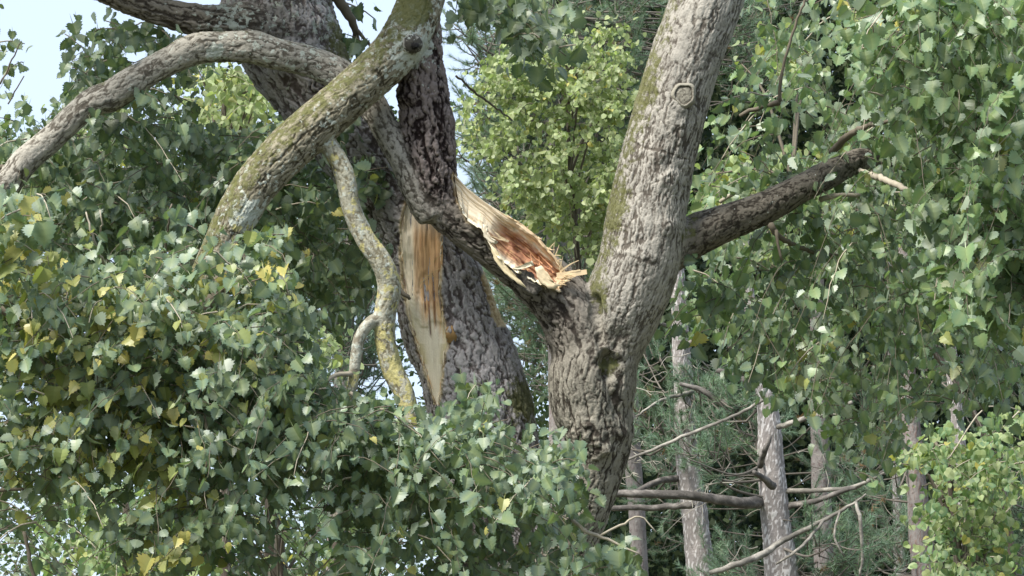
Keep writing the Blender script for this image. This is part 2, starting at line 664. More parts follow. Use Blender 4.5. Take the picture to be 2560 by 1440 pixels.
UPE = np.array([(1134, 432), (1168, 470), (1210, 503), (1262, 536), (1306, 560), (1345, 592), (1380, 632), (1408, 668), (1420, 694)], float)
LOE = np.array([(1146, 506), (1168, 552), (1204, 574), (1218, 602), (1240, 640), (1272, 668), (1310, 690), (1352, 712), (1390, 722)], float)


def carveA(px, py, front):
    """hollow the cracked limb where the wood is torn out"""
    poly = np.vstack([UPE, LOE[::-1]])
    ins = np.full(len(px), -50.0)
    k = (px > 1100) & (px < 1450) & (py > 400) & (py < 760)
    q = np.stack([px[k], py[k]], 1)
    c = np.roll(poly, -1, 0)
    dm = np.full(len(q), 1e9)
    for a_, b_ in zip(poly, c):
        t = np.clip(((q - a_) @ (b_ - a_)) / ((b_ - a_) @ (b_ - a_)), 0, 1)[:, None]
        dm = np.minimum(dm, np.linalg.norm(q - a_ - t * (b_ - a_), axis=1))
    ins[k] = np.where(in_poly(q[:, 0], q[:, 1], poly), dm, -dm)
    cv = sstep(-1, 8, ins) * .105 * front
    return cv, np.exp(-((ins + 1) / 3.5) ** 2) * front * .8, sstep(-2, 6, ins) * front


A_CH = [
    dict(name='trunk', style='rough', col=GREY, fis=GREYF, moss=0.25, mossdir=(-1, -0.2, 0.2), lichen=0.25, ampk=0.75,
         C=px_chain([(1335, 1560, .02, 64), (1385, 1430, .02, 61), (1430, 1350, .01, 60), (1465, 1270, .01, 61), (1488, 1180, 0, 68), (1496, 1100, 0, 84), (1482, 1010, 0, 102), (1484, 930, 0, 108), (1505, 860, 0, 100)])),
    dict(name='upright_limb', style='plate', col=PALE, fis=PALEF, moss=0.8, mossdir=(-1, 0.15, 0.1), lichen=0.25, ampk=1.1,
         C=px_chain([(1520, 880, 0, 84), (1560, 760, 0, 101), (1602, 640, 0, 104), (1628, 480, .02, 97), (1668, 300, .04, 92), (1712, 150, .05, 88), (1768, 0, .07, 88), (1810, -110, .09, 86)])),
    dict(name='side_branch', style='scaly', col=(0.155, 0.135, 0.105), fis=(0.035, 0.028, 0.02), moss=0.45, mossdir=(-0.5, 0, 1), lichen=0.4,
         C=px_chain([(1640, 655, .05, 60), (1720, 598, .06, 52), (1800, 560, .08, 46), (1900, 522, .14, 42), (2000, 472, .24, 38), (2100, 420, .42, 33), (2220, 376, .7, 26), (2340, 330, 1.05, 20), (2480, 260, 1.4, 14)])),
    dict(name='broken_limb', style='deep', col=(.20, .175, .145), fis=(.035, .027, .021), moss=0.1, mossdir=(0, 0, 1), lichen=0.3, ampk=0.6,
         C=px_chain([(1478, 900, 0, 92), (1432, 790, -.005, 80), (1375, 718, -.01, 72), (1308, 660, -.01, 66), (1232, 607, -.01, 60), (1160, 560, -.02, 54), (1090, 505, -.03, 50)])),
    dict(name='bent_limb', style='deep', col=DARK, fis=DARKF, moss=0.0, lichen=0.35,
         C=px_chain([(1098, 540, -.03, 46), (1086, 470, -.03, 60), (1070, 340, -.03, 66), (1056, 220, -.03, 60), (1050, 110, -.03, 52), (1052, 20, -.03, 50), (1062, -50, -.03, 50)])),
    dict(name='arched_limb', style='scaly', col=(0.32, 0.298, 0.25), fis=(0.09, 0.078, 0.06), moss=0.6, mossdir=(0, 0.1, 1), lichen=[0.2, 0.3, 0.7, 0.6, 0.4, 0.3, 0.5],
         C=px_chain([(1085, 535, -.04, 44), (1045, 480, -.05, 38), (1012, 410, -.05, 34), (966, 322, -.03, 34), (928, 256, 0, 37), (865, 196, .02, 40), (784, 156, .03, 40), (690, 136, .02, 42), (628, 118, .01, 42), (560, 118, 0, 38), (492, 122, -.02, 38), (430, 150, -.03, 36), (370, 182, -.03, 37), (318, 214, -.04, 39), (276, 240, -.04, 40), (236, 250, -.05, 34), (185, 292, -.06, 33), (120, 356, -.07, 34), (66, 400, -.09, 36), (20, 455, -.11, 35), (-50, 520, -.14, 36)])),
    dict(name='mossy_limb', style='plate', col=(0.25, 0.225, 0.16), fis=(0.06, 0.05, 0.03), moss=0.86, mossdir=(-0.45, -0.6, 0.8), lichen=[0.6, 0.8, 0.65, 0.55, 0.65, 0.7, 0.6], ampk=1.2,
         C=px_chain([(1066, -60, -.04, 60), (1040, 35, -.08, 60), (988, 128, -.12, 58), (900, 215, -.15, 56), (800, 302, -.18, 58), (712, 382, -.22, 58), (640, 462, -.25, 55), (588, 545, -.28, 52), (548, 625, -.30, 45), (500, 720, -.34, 38)])),
    dict(name='lichened_branch', style='scaly', col=(0.36, 0.345, 0.265), fis=(0.16, 0.14, 0.09), moss=0.0, lichen=0.7, yellow=[0.7, 0.85, 0.8, 0.85, 0.95, 1.0, 0.95], ampk=0.7,
         C=px_chain([(790, 335, -.18, 26), (828, 372, -.19, 24), (862, 440, -.19, 24), (878, 520, -.19, 25), (912, 596, -.19, 26), (952, 655, -.19, 28), (972, 715, -.18, 30), (962, 790, -.18, 28), (965, 860, -.18, 27), (985, 930, -.18, 27), (1013, 985, -.19, 25), (1030, 1060, -.2, 20)])),
    dict(name='hooked_branch', style='smooth', col=(0.36, 0.35, 0.285), fis=(0.18, 0.16, 0.12), moss=0.0, lichen=0.7, yellow=[0.3, 0.3, 0.9, 0.8],
         C=px_chain([(968, 795, -.19, 18), (930, 803, -.2, 16), (898, 845, -.21, 15), (888, 905, -.22, 14.5), (880, 965, -.23, 13), (862, 1010, -.24, 9), (850, 1060, -.25, 6)])),
]
A_KN = [(1470, 1082, 42, .018, 1.0), (1508, 1122, 30, .022, .3), (1545, 1080, 26, .010, .6), (1700, 330, 26, .008, 1), (1650, 385, 26, .010, 1), (1668, 448, 26, .014, 1),
        (1606, 640, 26, .006, 1), (1668, 565, 22, .010, .8), (1700, 262, 46, .012, .2), (1527, 900, 24, -.052, 0), (1524, 935, 20, -.040, 0), (1010, 245, 24, .014, .9),
        (1020, 270, 18, -.016, 0), (250, 262, 30, .012, .3), (1030, 105, 28, .015, .2), (1540, 840, 26, -.012, .3), (1530, 880, 20, -.012, 0)]
A_KN += [(1484 + 34 * t + 22 * t * t, 745 + 290 * t, 11, -.017 * (1 - .45 * t), 0) for t in np.linspace(0, 1, 24)]
A_SP = [(1492, 750, 34, 'moss', .55), (1526, 912, 28, 'moss', 1.2), (1720, 590, 34, 'moss', .8), (1052, 30, 28, 'moss', 1.2), (1650, 245, 60, 'moss', .35), (1560, 520, 40, 'moss', .3),
        (600, 560, 36, 'yellow', .9), (1050, 130, 40, 'lichen', .6), (540, 130, 14, 'lichen', .9), (620, 540, 30, 'lichen', .5)]
A_BASE = at(1300, 1700, D0 + .02)
A_BASE[2] = 0
treeA = thing('poplar_tree', 'forked grey poplar with a cracked leaning limb showing torn red-brown wood', 'tree', A_BASE)
Am = build_wood(A_CH, 0.0035, A_KN, carveA, A_SP)
AP = {}
for k, me_ in Am.items():
    AP[k] = part(k, me_, treeA)


def simple_wood(name, C, style, parent, seg=28, step=0.03, mat=None, col=GREY, fis=GREYF, moss=0., lichen=0.2, yellow=0., seed=0, k=1.0, label=None):
    R = catmull(C, step)
    P, r = R[:, :3], R[:, 3]
    V, F, T = tube_np(P, r, seg)
    st = STYLES[style]
    s = np.concatenate([[0], np.cumsum(np.linalg.norm(np.diff(P, axis=0), axis=1))])
    sv = np.append(np.repeat(s, seg), [s[0], s[-1]])
    cen = np.vstack([np.repeat(P, seg, 0), P[:1], P[-1:]])
    rv = np.append(np.repeat(r, seg), [r[0], r[-1]])
    q = V - cen
    a_ = np.append(np.tile(np.linspace(0, 2 * np.pi, seg, endpoint=False), len(P)), [0, 0])
    loc = np.stack([np.cos(a_) * rv, np.sin(a_) * rv, sv], 1)
    wp = np.stack([fbm(loc * 12 / k + z, 2, seed + z) for z in (1, 2, 3)], 1) - 0.5
    f1, f2, cid = voronoi(np.stack([loc[:, 0] / st['w'] / k, loc[:, 1] / st['w'] / k, loc[:, 2] / st['l'] / k], 1) + wp * 1.4, seed)
    h = sstep(0.02, 0.34, f2 - f1) * (0.6 + 0.35 * cid)
    lump = (fbm(np.stack([np.cos(a_), np.sin(a_), sv / 0.3], 1) + seed, 2, seed + 4) - 0.5) * 2
    V = V + unit(q) * (st['amp'] * k * (h - 0.7) + lump * 0.09 * rv)[:, None]
    n = len(V)
    me = mesh_np(name, V, [F, T], attrs=dict(bark_h=h, moss=np.full(n, moss), lichen=np.full(n, lichen), yellow=np.full(n, yellow)),
                 cols=dict(bark_col=np.tile(col, (n, 1)), fis_col=np.tile(fis, (n, 1))), mats=[mat or M_BARK])
    return part(name, me, parent, label=label)


simple_wood('trunk_base', np.vstack([[*A_BASE, .16], px_chain([(1312, 1640, .02, 74), (1340, 1545, .02, 63)])]), 'rough', treeA, seed=3)

# pruned knot on the upright limb: a sawn disc in a raised collar
def knot_disc():
    c = at(1700, 250, D0 + .05)
    ax = unit(np.array([0.05, -1, -0.10]))
    u = unit(np.cross(ax, [0, 0, 1]))
    w = np.cross(u, ax)
    R0 = 24 * D0 / FPX
    off = 0.130
    prof = [(1.45, -.045), (1.26, -.004), (1.08, .002), (.97, .003), (.90, -.001), (.84, -.002), (.70, .000), (.52, .001), (.34, .0005), (.16, .001)]
    vs, fs, hh, mo = [], [], [], []
    S = 32
    for j, (rr, zz) in enumerate(prof):
        for i in range(S):
            t = 2 * math.pi * i / S
            jit = 1 + .06 * math.sin(3 * t + .7) + .05 * math.sin(5 * t + 2 + .2 * j) + RS.uniform(-.03, .03)
            vs.append(c + ax * (off + zz + RS.uniform(-.0008, .0008)) + (u * math.cos(t) + w * math.sin(t) * 1.05) * rr * R0 * jit)
            hh.append(.8 if j < 4 else (.45 if j in (4, 5) else RS.uniform(.5, .9)))
            mo.append(.2 if j < 4 else .42)
    for j in range(len(prof) - 1):
        for i in range(S):
            fs.append((j * S + i, j * S + (i + 1) % S, (j + 1) * S + (i + 1) % S, (j + 1) * S + i))
    vs.append(c + ax * off)
    hh.append(.5)
    mo.append(.3)
    tr = [(j0, j1, len(vs) - 1) for j0, j1 in ((len(prof) * S - S + i, len(prof) * S - S + (i + 1) % S) for i in range(S))]
    n = len(vs)
    return mesh_np('pruned_knot', np.array(vs), [np.array(fs), np.array(tr)], attrs=dict(bark_h=hh, moss=mo, lichen=np.full(n, .3), yellow=np.zeros(n)),
                   cols=dict(bark_col=np.tile((.27, .25, .20), (n, 1)), fis_col=np.tile((.08, .068, .052), (n, 1))), mats=[M_BARK])


part('pruned_knot', knot_disc(), AP['upright_limb'], label='round sawn knot with a raised collar')
# dark snapped stub on the mossy limb
stub = simple_wood('stub', px_chain([(1018, 116, -.13, 30), (1030, 110, -.18, 27), (1034, 110, -.205, 21)]), 'scaly', AP['mossy_limb'], seg=26, step=.006, col=(.30, .29, .25), fis=(.06, .055, .045), lichen=.7)
simple_wood('dark_hole', px_chain([(1033, 112, -.195, 12), (1037, 115, -.210, 11), (1037, 117, -.216, 5)]), 'deep', stub, seg=18, step=.005, col=(.035, .033, .03), fis=(.012, .011, .01), lichen=0, k=.5)  # near-black plug for the stub's hole, shade put into its colour

# ------------------------------------------------------------------ the torn poplar behind
SC_L = np.array([(1013, 505), (1004, 560), (1001, 640), (1009, 720), (1022, 790), (1040, 860), (1062, 930), (1084, 1006)], float)
SC_R = np.array([(1090, 505), (1104, 580), (1104, 640), (1100, 720), (1106, 790), (1120, 850), (1112, 900), (1098, 1006)], float)
yy = np.linspace(505, 1012, 40)


def scar_lr(y):
    return np.interp(y, SC_L[:, 1], SC_L[:, 0]), np.interp(y, SC_R[:, 1], SC_R[:, 0])


STR = np.array([(1207, 650), (1205, 690), (1214, 740), (1228, 790), (1240, 815)], float)


def carveB(px, py, front):
    l, r = scar_lr(py)
    jl = 5 * (vnoise(np.stack([px * 0.06, py * .06, px * 0], 1), 5) - .5)
    ins = np.minimum(px - l, r - px) + jl
    ins = np.where((py > 500) & (py < 1012), ins, -50)
    cv = sstep(-1, 7, ins) * 0.016 * front
    rim = np.exp(-(ins / 4.0) ** 2) * front
    e = np.interp(py, STR[:, 1], STR[:, 0])
    st = ((py > 648) & (py < 818)) * sstep(-2, 3, px - e + jl) * (px < e + 60)
    return cv, np.clip(rim * .9 + st * .95, 0, 1), sstep(-2, 5, ins) * front


B_CH = [
    dict(name='trunk', style='deep', col=VIOL, fis=VIOLF, moss=0.55, mossdir=(1, 0.0, 0.1), lichen=0.4, ampk=.9,
         C=px_chain([(1262, 1380, .24, 132), (1238, 1250, .25, 130), (1203, 1050, .26, 130), (1165, 910, .26, 126), (1120, 790, .26, 120), (1084, 670, .27, 115), (1030, 550, .28, 112), (955, 440, .29, 108), (880, 340, .3, 108), (790, 225, .31, 110), (725, 120, .32, 124), (690, 10, .33, 138), (680, -110, .34, 130)])),
    dict(name='raised_branch', style='rough', col=(0.21, 0.185, 0.15), fis=(0.05, 0.04, 0.03), moss=0.35, mossdir=(0, 0, 1), lichen=0.4,
         C=px_chain([(680, 75, .22, 62), (590, 62, .17, 52), (500, 52, .14, 42), (420, 34, .12, 36), (350, 10, .1, 34), (260, -25, .08, 31), (150, -70, .05, 30)])),
]
B_KN = [(640, 60, 50, .02, .3), (790, 60, 60, .025, .2), (1128, 830, 16, .016, .5)]
B_SP = [(560, 60, 50, 'lichen', .4), (700, 60, 120, 'lichen', .25), (850, 60, 40, 'lichen', .5), (1320, 1000, 40, 'moss', .8), (880, 110, 50, 'moss', .7), (960, 420, 80, 'lichen', .25)]
B_BASE = at(1330, 1750, D0 + .24)
B_BASE[2] = 0
treeB = thing('poplar_tree', 'thick rough-barked leaning poplar trunk with a long pale torn scar, behind the forked one', 'tree', B_BASE)
Bm = build_wood(B_CH, 0.0038, B_KN, carveB, B_SP)
BP = {k: part(k, me_, treeB) for k, me_ in Bm.items()}
simple_wood('trunk_base', np.vstack([[*B_BASE, .22], px_chain([(1300, 1560, .24, 146), (1268, 1400, .24, 132)])]), 'deep', treeB, seed=5, col=VIOL, fis=VIOLF)


simple_wood('upper_trunk', px_chain([(682, -95, .34, 130), (660, -260, .36, 116), (600, -500, .4, 96), (560, -800, .45, 70), (540, -1100, .5, 30)]), 'deep', treeB, seed=6, col=VIOL, fis=VIOLF)


def trunk_front_depth(px, py):
    """depth of the leaning trunk's camera-side surface at a pixel"""
    R = catmull(B_CH[0]['C'], .02)
    cx, cy, cdp = proj(R[:, :3])
    rpx = R[:, 3] * FPX / cdp
    tx, ty = np.gradient(cx), np.gradient(cy)
    ln = np.hypot(tx, ty)
    outd = np.empty(len(px))
    for i in range(len(px)):
        j = np.argmin((cx - px[i]) ** 2 + (cy - py[i]) ** 2)
        o = abs((px[i] - cx[j]) * ty[j] - (py[i] - cy[j]) * tx[j]) / ln[j]
        outd[i] = cdp[j] - R[j, 3] * math.sqrt(max(0, 1 - min(.98, (o / rpx[j])) ** 2))
    return outd


def scar_mesh():
    nr_, nc = 170, 44
    V, col, gr = [], [], []
    Y = np.linspace(503, 1011, nr_)
    L, R = scar_lr(Y)
    U = np.linspace(-.03, 1.03, nc)
    PX = L[:, None] + (R - L)[:, None] * U[None]
    PY = np.repeat(Y[:, None], nc, 1)
    dep = trunk_front_depth(PX.ravel(), PY.ravel()).reshape(nr_, nc)
    for _ in range(3):
        dep[1:-1] = (dep[:-2] + dep[1:-1] + dep[2:]) / 3
    fr = (PX - 1000).ravel()
    ycoord = PY.ravel()
    q = np.stack([fr * .22, ycoord * .012, fr * 0], 1)
    fib = fbm(q, 3, 71)
    fine = fbm(np.stack([fr * .7, ycoord * .02, fr * 0], 1), 2, 72)
    ridge = ((fib - .5) * .013 + (fine - .5) * .005).reshape(nr_, nc) * (1 - .75 * sstep(770, 870, PY))
    u2 = np.repeat(U[None], nr_, 0)
    t = (Y - 503) / 508
    bowl = .008 * np.sin(np.clip(u2, 0, 1) * np.pi) * (1 - t)[:, None]
    pl = sstep(.45, .7, vnoise(np.stack([fr * .05, ycoord * .018, fr * 0], 1), 77)).reshape(nr_, nc) * (t < .62)[:, None]
    dep = dep + .0085 + bowl - ridge - pl * .006
    P = at(PX, PY, dep).reshape(-1, 3)
    tt = np.repeat(t[:, None], nc, 1).ravel()
    uu = u2.ravel()
    pale = np.array([.86, .77, .60])
    tan = np.array([.66, .42, .22])
    dk = np.array([.20, .085, .035])
    yel = np.array([.68, .58, .30])
    orange = sstep(.15, .5, uu + .3 * (fib - .5)) * sstep(.02, .2, tt) * (1 - sstep(.50, .66, tt + .16 * (fib - .5) * 2))
    C = pale + (tan - pale) * orange[:, None]
    st = sstep(.56, .68, fib) * orange * .42
    C = C + (dk - C) * st[:, None]
    for (sx, y0, y1, wd) in ((1071, 745, 852, 2.6), (1083, 700, 830, 2.2), (1098, 690, 795, 2.0), (1060, 705, 790, 1.6), (1040, 520, 560, 5)):
        mk = np.exp(-((PX.ravel() - sx - (ycoord - y0) * .06) / wd) ** 2) * sstep(y0 - 30, y0, ycoord) * (1 - sstep(y1 - 20, y1, ycoord))
        C = C + (dk * .8 - C) * (mk * .85)[:, None]
        P = P + FWD * (mk * .006)[:, None]
    ed = np.maximum(np.exp(-(uu / .10) ** 2), np.exp(-((1 - uu) / .10) ** 2)) * sstep(.45, .62, tt)
    C = C + (yel - C) * (ed * .8)[:, None]
    blk = ((tt > .70) & (tt < .80)) * (np.exp(-((uu - .15) / .12) ** 2) + np.exp(-((uu - .9) / .14) ** 2))
    C = C + (yel * .9 - C) * (blk * .6)[:, None]
    el = np.exp(-((uu - .05) / .07) ** 2) * (tt < .5)
    C = C + (np.array([.84, .74, .57]) - C) * el[:, None]
    idx = np.arange(nr_ * nc).reshape(nr_, nc)
    F = np.stack([idx[:-1, :-1], idx[1:, :-1], idx[1:, 1:], idx[:-1, 1:]], -1).reshape(-1, 4)
    return mesh_np('torn_wood', P, F, attrs=dict(grain=fine), cols=dict(wood_col=C), mats=[M_WOOD])


scar = part('torn_wood', scar_mesh(), BP['trunk'], label='long pointed strip of bare pale and orange wood')


def sliver(p0, p1, w0, w1, th, bend=0.0, col=(.62, .48, .29), seed=0):
    """thin tapering four-sided splinter from p0 to p1"""
    p0, p1 = np.array(p0), np.array(p1)
    ax = unit(p1 - p0)
    sd_ = unit(np.cross(ax, FWD) + 1e-6)
    fr = np.cross(sd_, ax)
    rs = np.random.RandomState(seed)
    n = 6
    V = []
    for i in range(n):
        t = i / (n - 1)
        c = p0 + (p1 - p0) * t + sd_ * bend * math.sin(t * math.pi) + rs.uniform(-1, 1, 3) * .0012
        w = w0 + (w1 - w0) * t
        h = th * (1 - .7 * t)
        for (a, b) in ((-1, -1), (1, -1), (1, 1), (-1, 1)):
            V.append(c + sd_ * a * w / 2 + fr * b * h / 2)
    F = []
    for i in range(n - 1):
        for j in range(4):
            F.append((i * 4 + j, i * 4 + (j + 1) % 4, i * 4 + 4 + (j + 1) % 4, i * 4 + 4 + j))
    F += [(3, 2, 1, 0), tuple(n * 4 - 4 + j for j in range(4))]
    me = mesh_np('splinter', np.array(V), np.array(F), attrs=dict(grain=rs.rand(len(V))), cols=dict(wood_col=np.tile(col, (len(V), 1))), smooth=False, mats=[M_WOOD])
    return me


for i, (a, b, w) in enumerate((((1048, 712), (1107, 668), 3), ((1062, 690), (1100, 700), 2.4), ((1052, 722), (1086, 684), 2), ((1085, 655), (1108, 640), 2))):
    part('splinter', sliver(at(*a, D0 + .115), at(*b, D0 + .085), w * D0 / FPX, .0012, .003, .006, (.55, .40, .2), i), scar)


rsx = np.random.RandomState(77)
for i in range(46):                                  # raised fibres and lips along both edges of the tear
    y0 = rsx.uniform(520, 985)
    l_, r__ = scar_lr(y0)
    x0 = l_ + rsx.uniform(-2, 6) if i % 2 else r__ - rsx.uniform(-2, 6)
    ln_ = rsx.uniform(14, 46)
    d_f = trunk_front_depth(np.array([x0]), np.array([y0]))[0]
    lx, rx = scar_lr(y0 + ln_)
    x1 = (lx + rsx.uniform(0, 8)) if i % 2 else (rx - rsx.uniform(0, 8))
    c_ = [(.74, .62, .42), (.66, .46, .24), (.30, .22, .15), (.80, .70, .5)][rsx.randint(4)]
    part('splinter', sliver(at(x0, y0, d_f + .006), at(x1, y0 + ln_, d_f + rsx.uniform(-.006, .004)), rsx.uniform(2, 5) * D0 / FPX, .0012, .004, rsx.uniform(-.003, .003), c_, 300 + i), scar)


def burr():
    R = catmull(px_chain([(1128, 812, .135, 8), (1129, 826, .115, 15), (1130, 842, .115, 15), (1128, 856, .135, 8)]), .004)
    V, F, T = tube_np(R[:, :3], R[:, 3], 18)
    V = V + (fbm(V * 160, 3, 4)[:, None] - .5) * .014
    n = len(V)
    return mesh_np('burr', V, [F, T], attrs=dict(grain=fbm(V * 200, 2, 9)), cols=dict(wood_col=np.tile((.36, .22, .09), (n, 1))), mats=[M_WOOD])


part('burr', burr(), BP['trunk'], label='small tan knot beside the scar')


# ------------------------------------------------------------------ cracked limb: trough of torn wood
def trough():
    nr_, nc = 190, 60
    t = np.linspace(0, 1, nr_)
    def res(E):
        s = np.concatenate([[0], np.cumsum(np.hypot(*np.diff(E, axis=0).T))])
        s /= s[-1]
        return np.stack([np.interp(t, s, E[:, 0]), np.interp(t, s, E[:, 1])], 1)
    U_, L_ = res(UPE), res(LOE)
    rag = (fbm(np.stack([t * 40, t * 0, t * 0], 1), 3, 81) - .5)
    L_[:, 1] += rag * 16 * sstep(.1, .3, t)
    L_[:, 0] += rag * 8
    w = np.linspace(0, 1, nc)                # 0 upper rim, 1 lower rim
    PX = U_[:, None, 0] * (1 - w) + L_[:, None, 0] * w
    PY = U_[:, None, 1] * (1 - w) + L_[:, None, 1] * w
    T2 = np.repeat(t[:, None], nc, 1)
    W2 = np.repeat(w[None], nr_, 0)
    # ragged broken end
    endr = (fbm(np.stack([w * 14, w * 0, w * 0], 1), 3, 83) - .5) * 2
    ext = sstep(.88, 1, T2) * endr[None]
    PX = PX + ext * 20
    PY = PY + ext * 12
    fw = (W2 * 60).ravel()
    fl = (T2 * 11).ravel()
    curl = .5 * np.sin(T2 * 9 + W2 * 3).ravel()
    fib = fbm(np.stack([fw * .42 + curl, fl * .6, fw * 0], 1), 3, 85)
    fine = fbm(np.stack([fw * 1.3 + curl, fl * .9, fw * 0], 1), 2, 86)
    deepc = sstep(.34, .55, T2) * (1 - sstep(.93, 1.0, T2))
    cup = np.sin(np.clip((W2 - .08) / .84, 0, 1) * np.pi) ** .8
    dep = (.040 - .080 * W2) + cup * (.018 + .055 * deepc) + (fbm(np.stack([fw * .12, fl * 1.6, fw * 0], 1), 2, 88).reshape(nr_, nc) - .5) * .03 * deepc - ((fib - .5) * (.010 + .018 * deepc.ravel()) + (fine - .5) * .006).reshape(nr_, nc)
    P = at(PX, PY, D0 - .080 + dep).reshape(-1, 3)
    tt, ww = T2.ravel(), W2.ravel()
    pale = np.array([.76, .65, .47])
    cream = np.array([.82, .74, .56])
    red = np.array([.42, .215, .13])
    dk = np.array([.15, .055, .03])
    tan = np.array([.52, .33, .16])
    C = np.tile(pale, (len(tt), 1))
    st = sstep(.52, .64, fib)
    C = C + (np.array([.47, .36, .22]) - C) * (st * .8)[:, None]
    heart = sstep(.33, .47, tt + .1 * (fib - .5)) * sstep(.18, .34, ww + .14 * (fib - .5)) * (1 - sstep(.80, .95, ww + .12 * (fine - .5))) * (1 - sstep(.93, .99, tt + .1 * (fib - .5)))
    C = C + (red - C) * heart[:, None]
    C = C + (dk - C) * (heart * sstep(.52, .62, fib) * .9)[:, None]
    C = C + (tan - C) * (heart * sstep(.58, .68, fine) * .7)[:, None]
    edge = np.exp(-(ww / .07) ** 2) * .7
    C = C + (tan - C) * (edge * sstep(.3, .6, tt))[:, None]
    lip = sstep(.86, .94, ww)
    C = C + (cream - C) * lip[:, None]
    endc = sstep(.95, 1, tt)
    C = C + (np.array([.68, .50, .30]) - C) * (endc * .7)[:, None]
    # bark back shell
    back = at(PX, PY, D0 - .080 + dep + .016 + .02 * np.sin(W2 * np.pi)).reshape(-1, 3)
    nv = len(P)
    idx = np.arange(nv).reshape(nr_, nc)
    F1 = np.stack([idx[:-1, :-1], idx[1:, :-1], idx[1:, 1:], idx[:-1, 1:]], -1).reshape(-1, 4)
    F2 = F1[:, ::-1] + nv
    rim = np.concatenate([idx[0, :], idx[1:, -1], idx[-1, ::-1][1:], idx[::-1, 0][1:]])
    F3 = np.stack([rim[:-1], rim[:-1] + nv, rim[1:] + nv, rim[1:]], 1)[:, ::-1]
    n2 = nv * 2
    fm = np.concatenate([np.zeros(len(F1)), np.ones(len(F2)), np.zeros(len(F3))])
    g_ = np.concatenate([fine, fine])
    return mesh_np('torn_wood', np.vstack([P, back]), [np.vstack([F1, F2, F3])], attrs=dict(grain=g_, bark_h=g_, moss=np.zeros(n2), lichen=np.full(n2, .3), yellow=np.zeros(n2)),
                   cols=dict(wood_col=np.vstack([C, C]), bark_col=np.tile(GREY, (n2, 1)), fis_col=np.tile(GREYF, (n2, 1))), mats=[M_WOOD, M_BARK], fmat=fm)


tro = part('torn_wood', trough(), AP['broken_limb'], label='open trough of pale split wood around red-brown heartwood')


def flake(name, pts, d, th, col, mat, parent, n=9, seed=0, label=None):
    """ragged slab with thickness, outlined by pixel points at depth d (list), slightly curled"""
    rs = np.random.RandomState(seed)
    a = np.array(pts, float)
    closed = np.vstack([a, a[:1]])
    out_ = []
    for i in range(len(a)):
        k = max(1, int(np.hypot(*(closed[i + 1] - closed[i])) / 7))
        for j in range(k):
            out_.append(closed[i] + (closed[i + 1] - closed[i]) * j / k + rs.uniform(-1.6, 1.6, 2))
    O = np.array(out_)
    c = O.mean(0)
    rings = [1.0, .66, .33]
    V, G = [], []
    for zf in (0, 1):
        for r_ in rings:
            Q = c + (O - c) * r_
            dd = D0 + np.interp(Q[:, 0], *zip(*d)) + zf * th + (1 - r_) * (.006 if zf == 0 else -.003) + rs.uniform(-.001, .001, len(Q))
            V.append(at(Q[:, 0], Q[:, 1], dd))
        V.append(at(c[:1, None][0], c[1:, None][0], np.array([D0 + np.interp(c[0], *zip(*d)) + zf * th])))
    m_ = len(O)
    V = np.vstack(V)
    F, T = [], []
    half = m_ * 3 + 1
    for zf in (0, 1):
        o_ = zf * half
        for r_ in range(2):
            for j in range(m_):
                q = [o_ + r_ * m_ + j, o_ + r_ * m_ + (j + 1) % m_, o_ + (r_ + 1) * m_ + (j + 1) % m_, o_ + (r_ + 1) * m_ + j]
                F.append(q[::-1] if zf == 0 else q)
        for j in range(m_):
            q = [o_ + 2 * m_ + j, o_ + 2 * m_ + (j + 1) % m_, o_ + half - 1]
            T.append(q[::-1] if zf == 0 else q)
    for j in range(m_):
        F.append([j, (j + 1) % m_, half + (j + 1) % m_, half + j])
    nn = len(V)
    g_ = fbm(V * 120, 2, seed)
    me = mesh_np(name, V, [np.array(F), np.array(T)], attrs=dict(grain=g_, bark_h=g_, moss=np.zeros(nn), lichen=np.full(nn, .3), yellow=np.zeros(nn)),
                 cols=dict(wood_col=np.tile(col, (nn, 1)), bark_col=np.tile(col, (nn, 1)), fis_col=np.tile(np.array(col) * .25, (nn, 1))), mats=[mat], smooth=True)
    return part(name, me, parent, label=label)


DL = [(1200, -.120), (1420, -.138)]
flake('wood_flake', [(1226, 612), (1240, 622), (1262, 660), (1300, 700), (1318, 722), (1300, 712), (1262, 684), (1238, 652), (1228, 630)], DL, .006, (.66, .56, .36), M_WOOD, AP['broken_limb'], seed=3)
flake('wood_flake', [(1336, 668), (1352, 664), (1368, 682), (1388, 706), (1402, 712), (1388, 724), (1370, 720), (1352, 706), (1342, 690)], DL, .010, (.68, .56, .37), M_WOOD, AP['broken_limb'], seed=4)
flake('wood_flake', [(1282, 668), (1300, 664), (1330, 652), (1334, 664), (1310, 672), (1290, 676)], DL, .006, (.72, .64, .46), M_WOOD, AP['broken_limb'], seed=5)
flake('wood_flake', [(1206, 560), (1218, 566), (1214, 580), (1228, 596), (1244, 604), (1240, 610), (1222, 604), (1210, 590)], DL, .006, (.70, .62, .47), M_WOOD, AP['broken_limb'], seed=6)
flake('bark_flake', [(1268, 678), (1300, 672), (1330, 680), (1340, 700), (1356, 722), (1340, 740), (1310, 726), (1285, 704)], [(1200, -.112), (1420, -.126)], .02, (.20, .18, .15), M_BARK, AP['broken_limb'], seed=7)
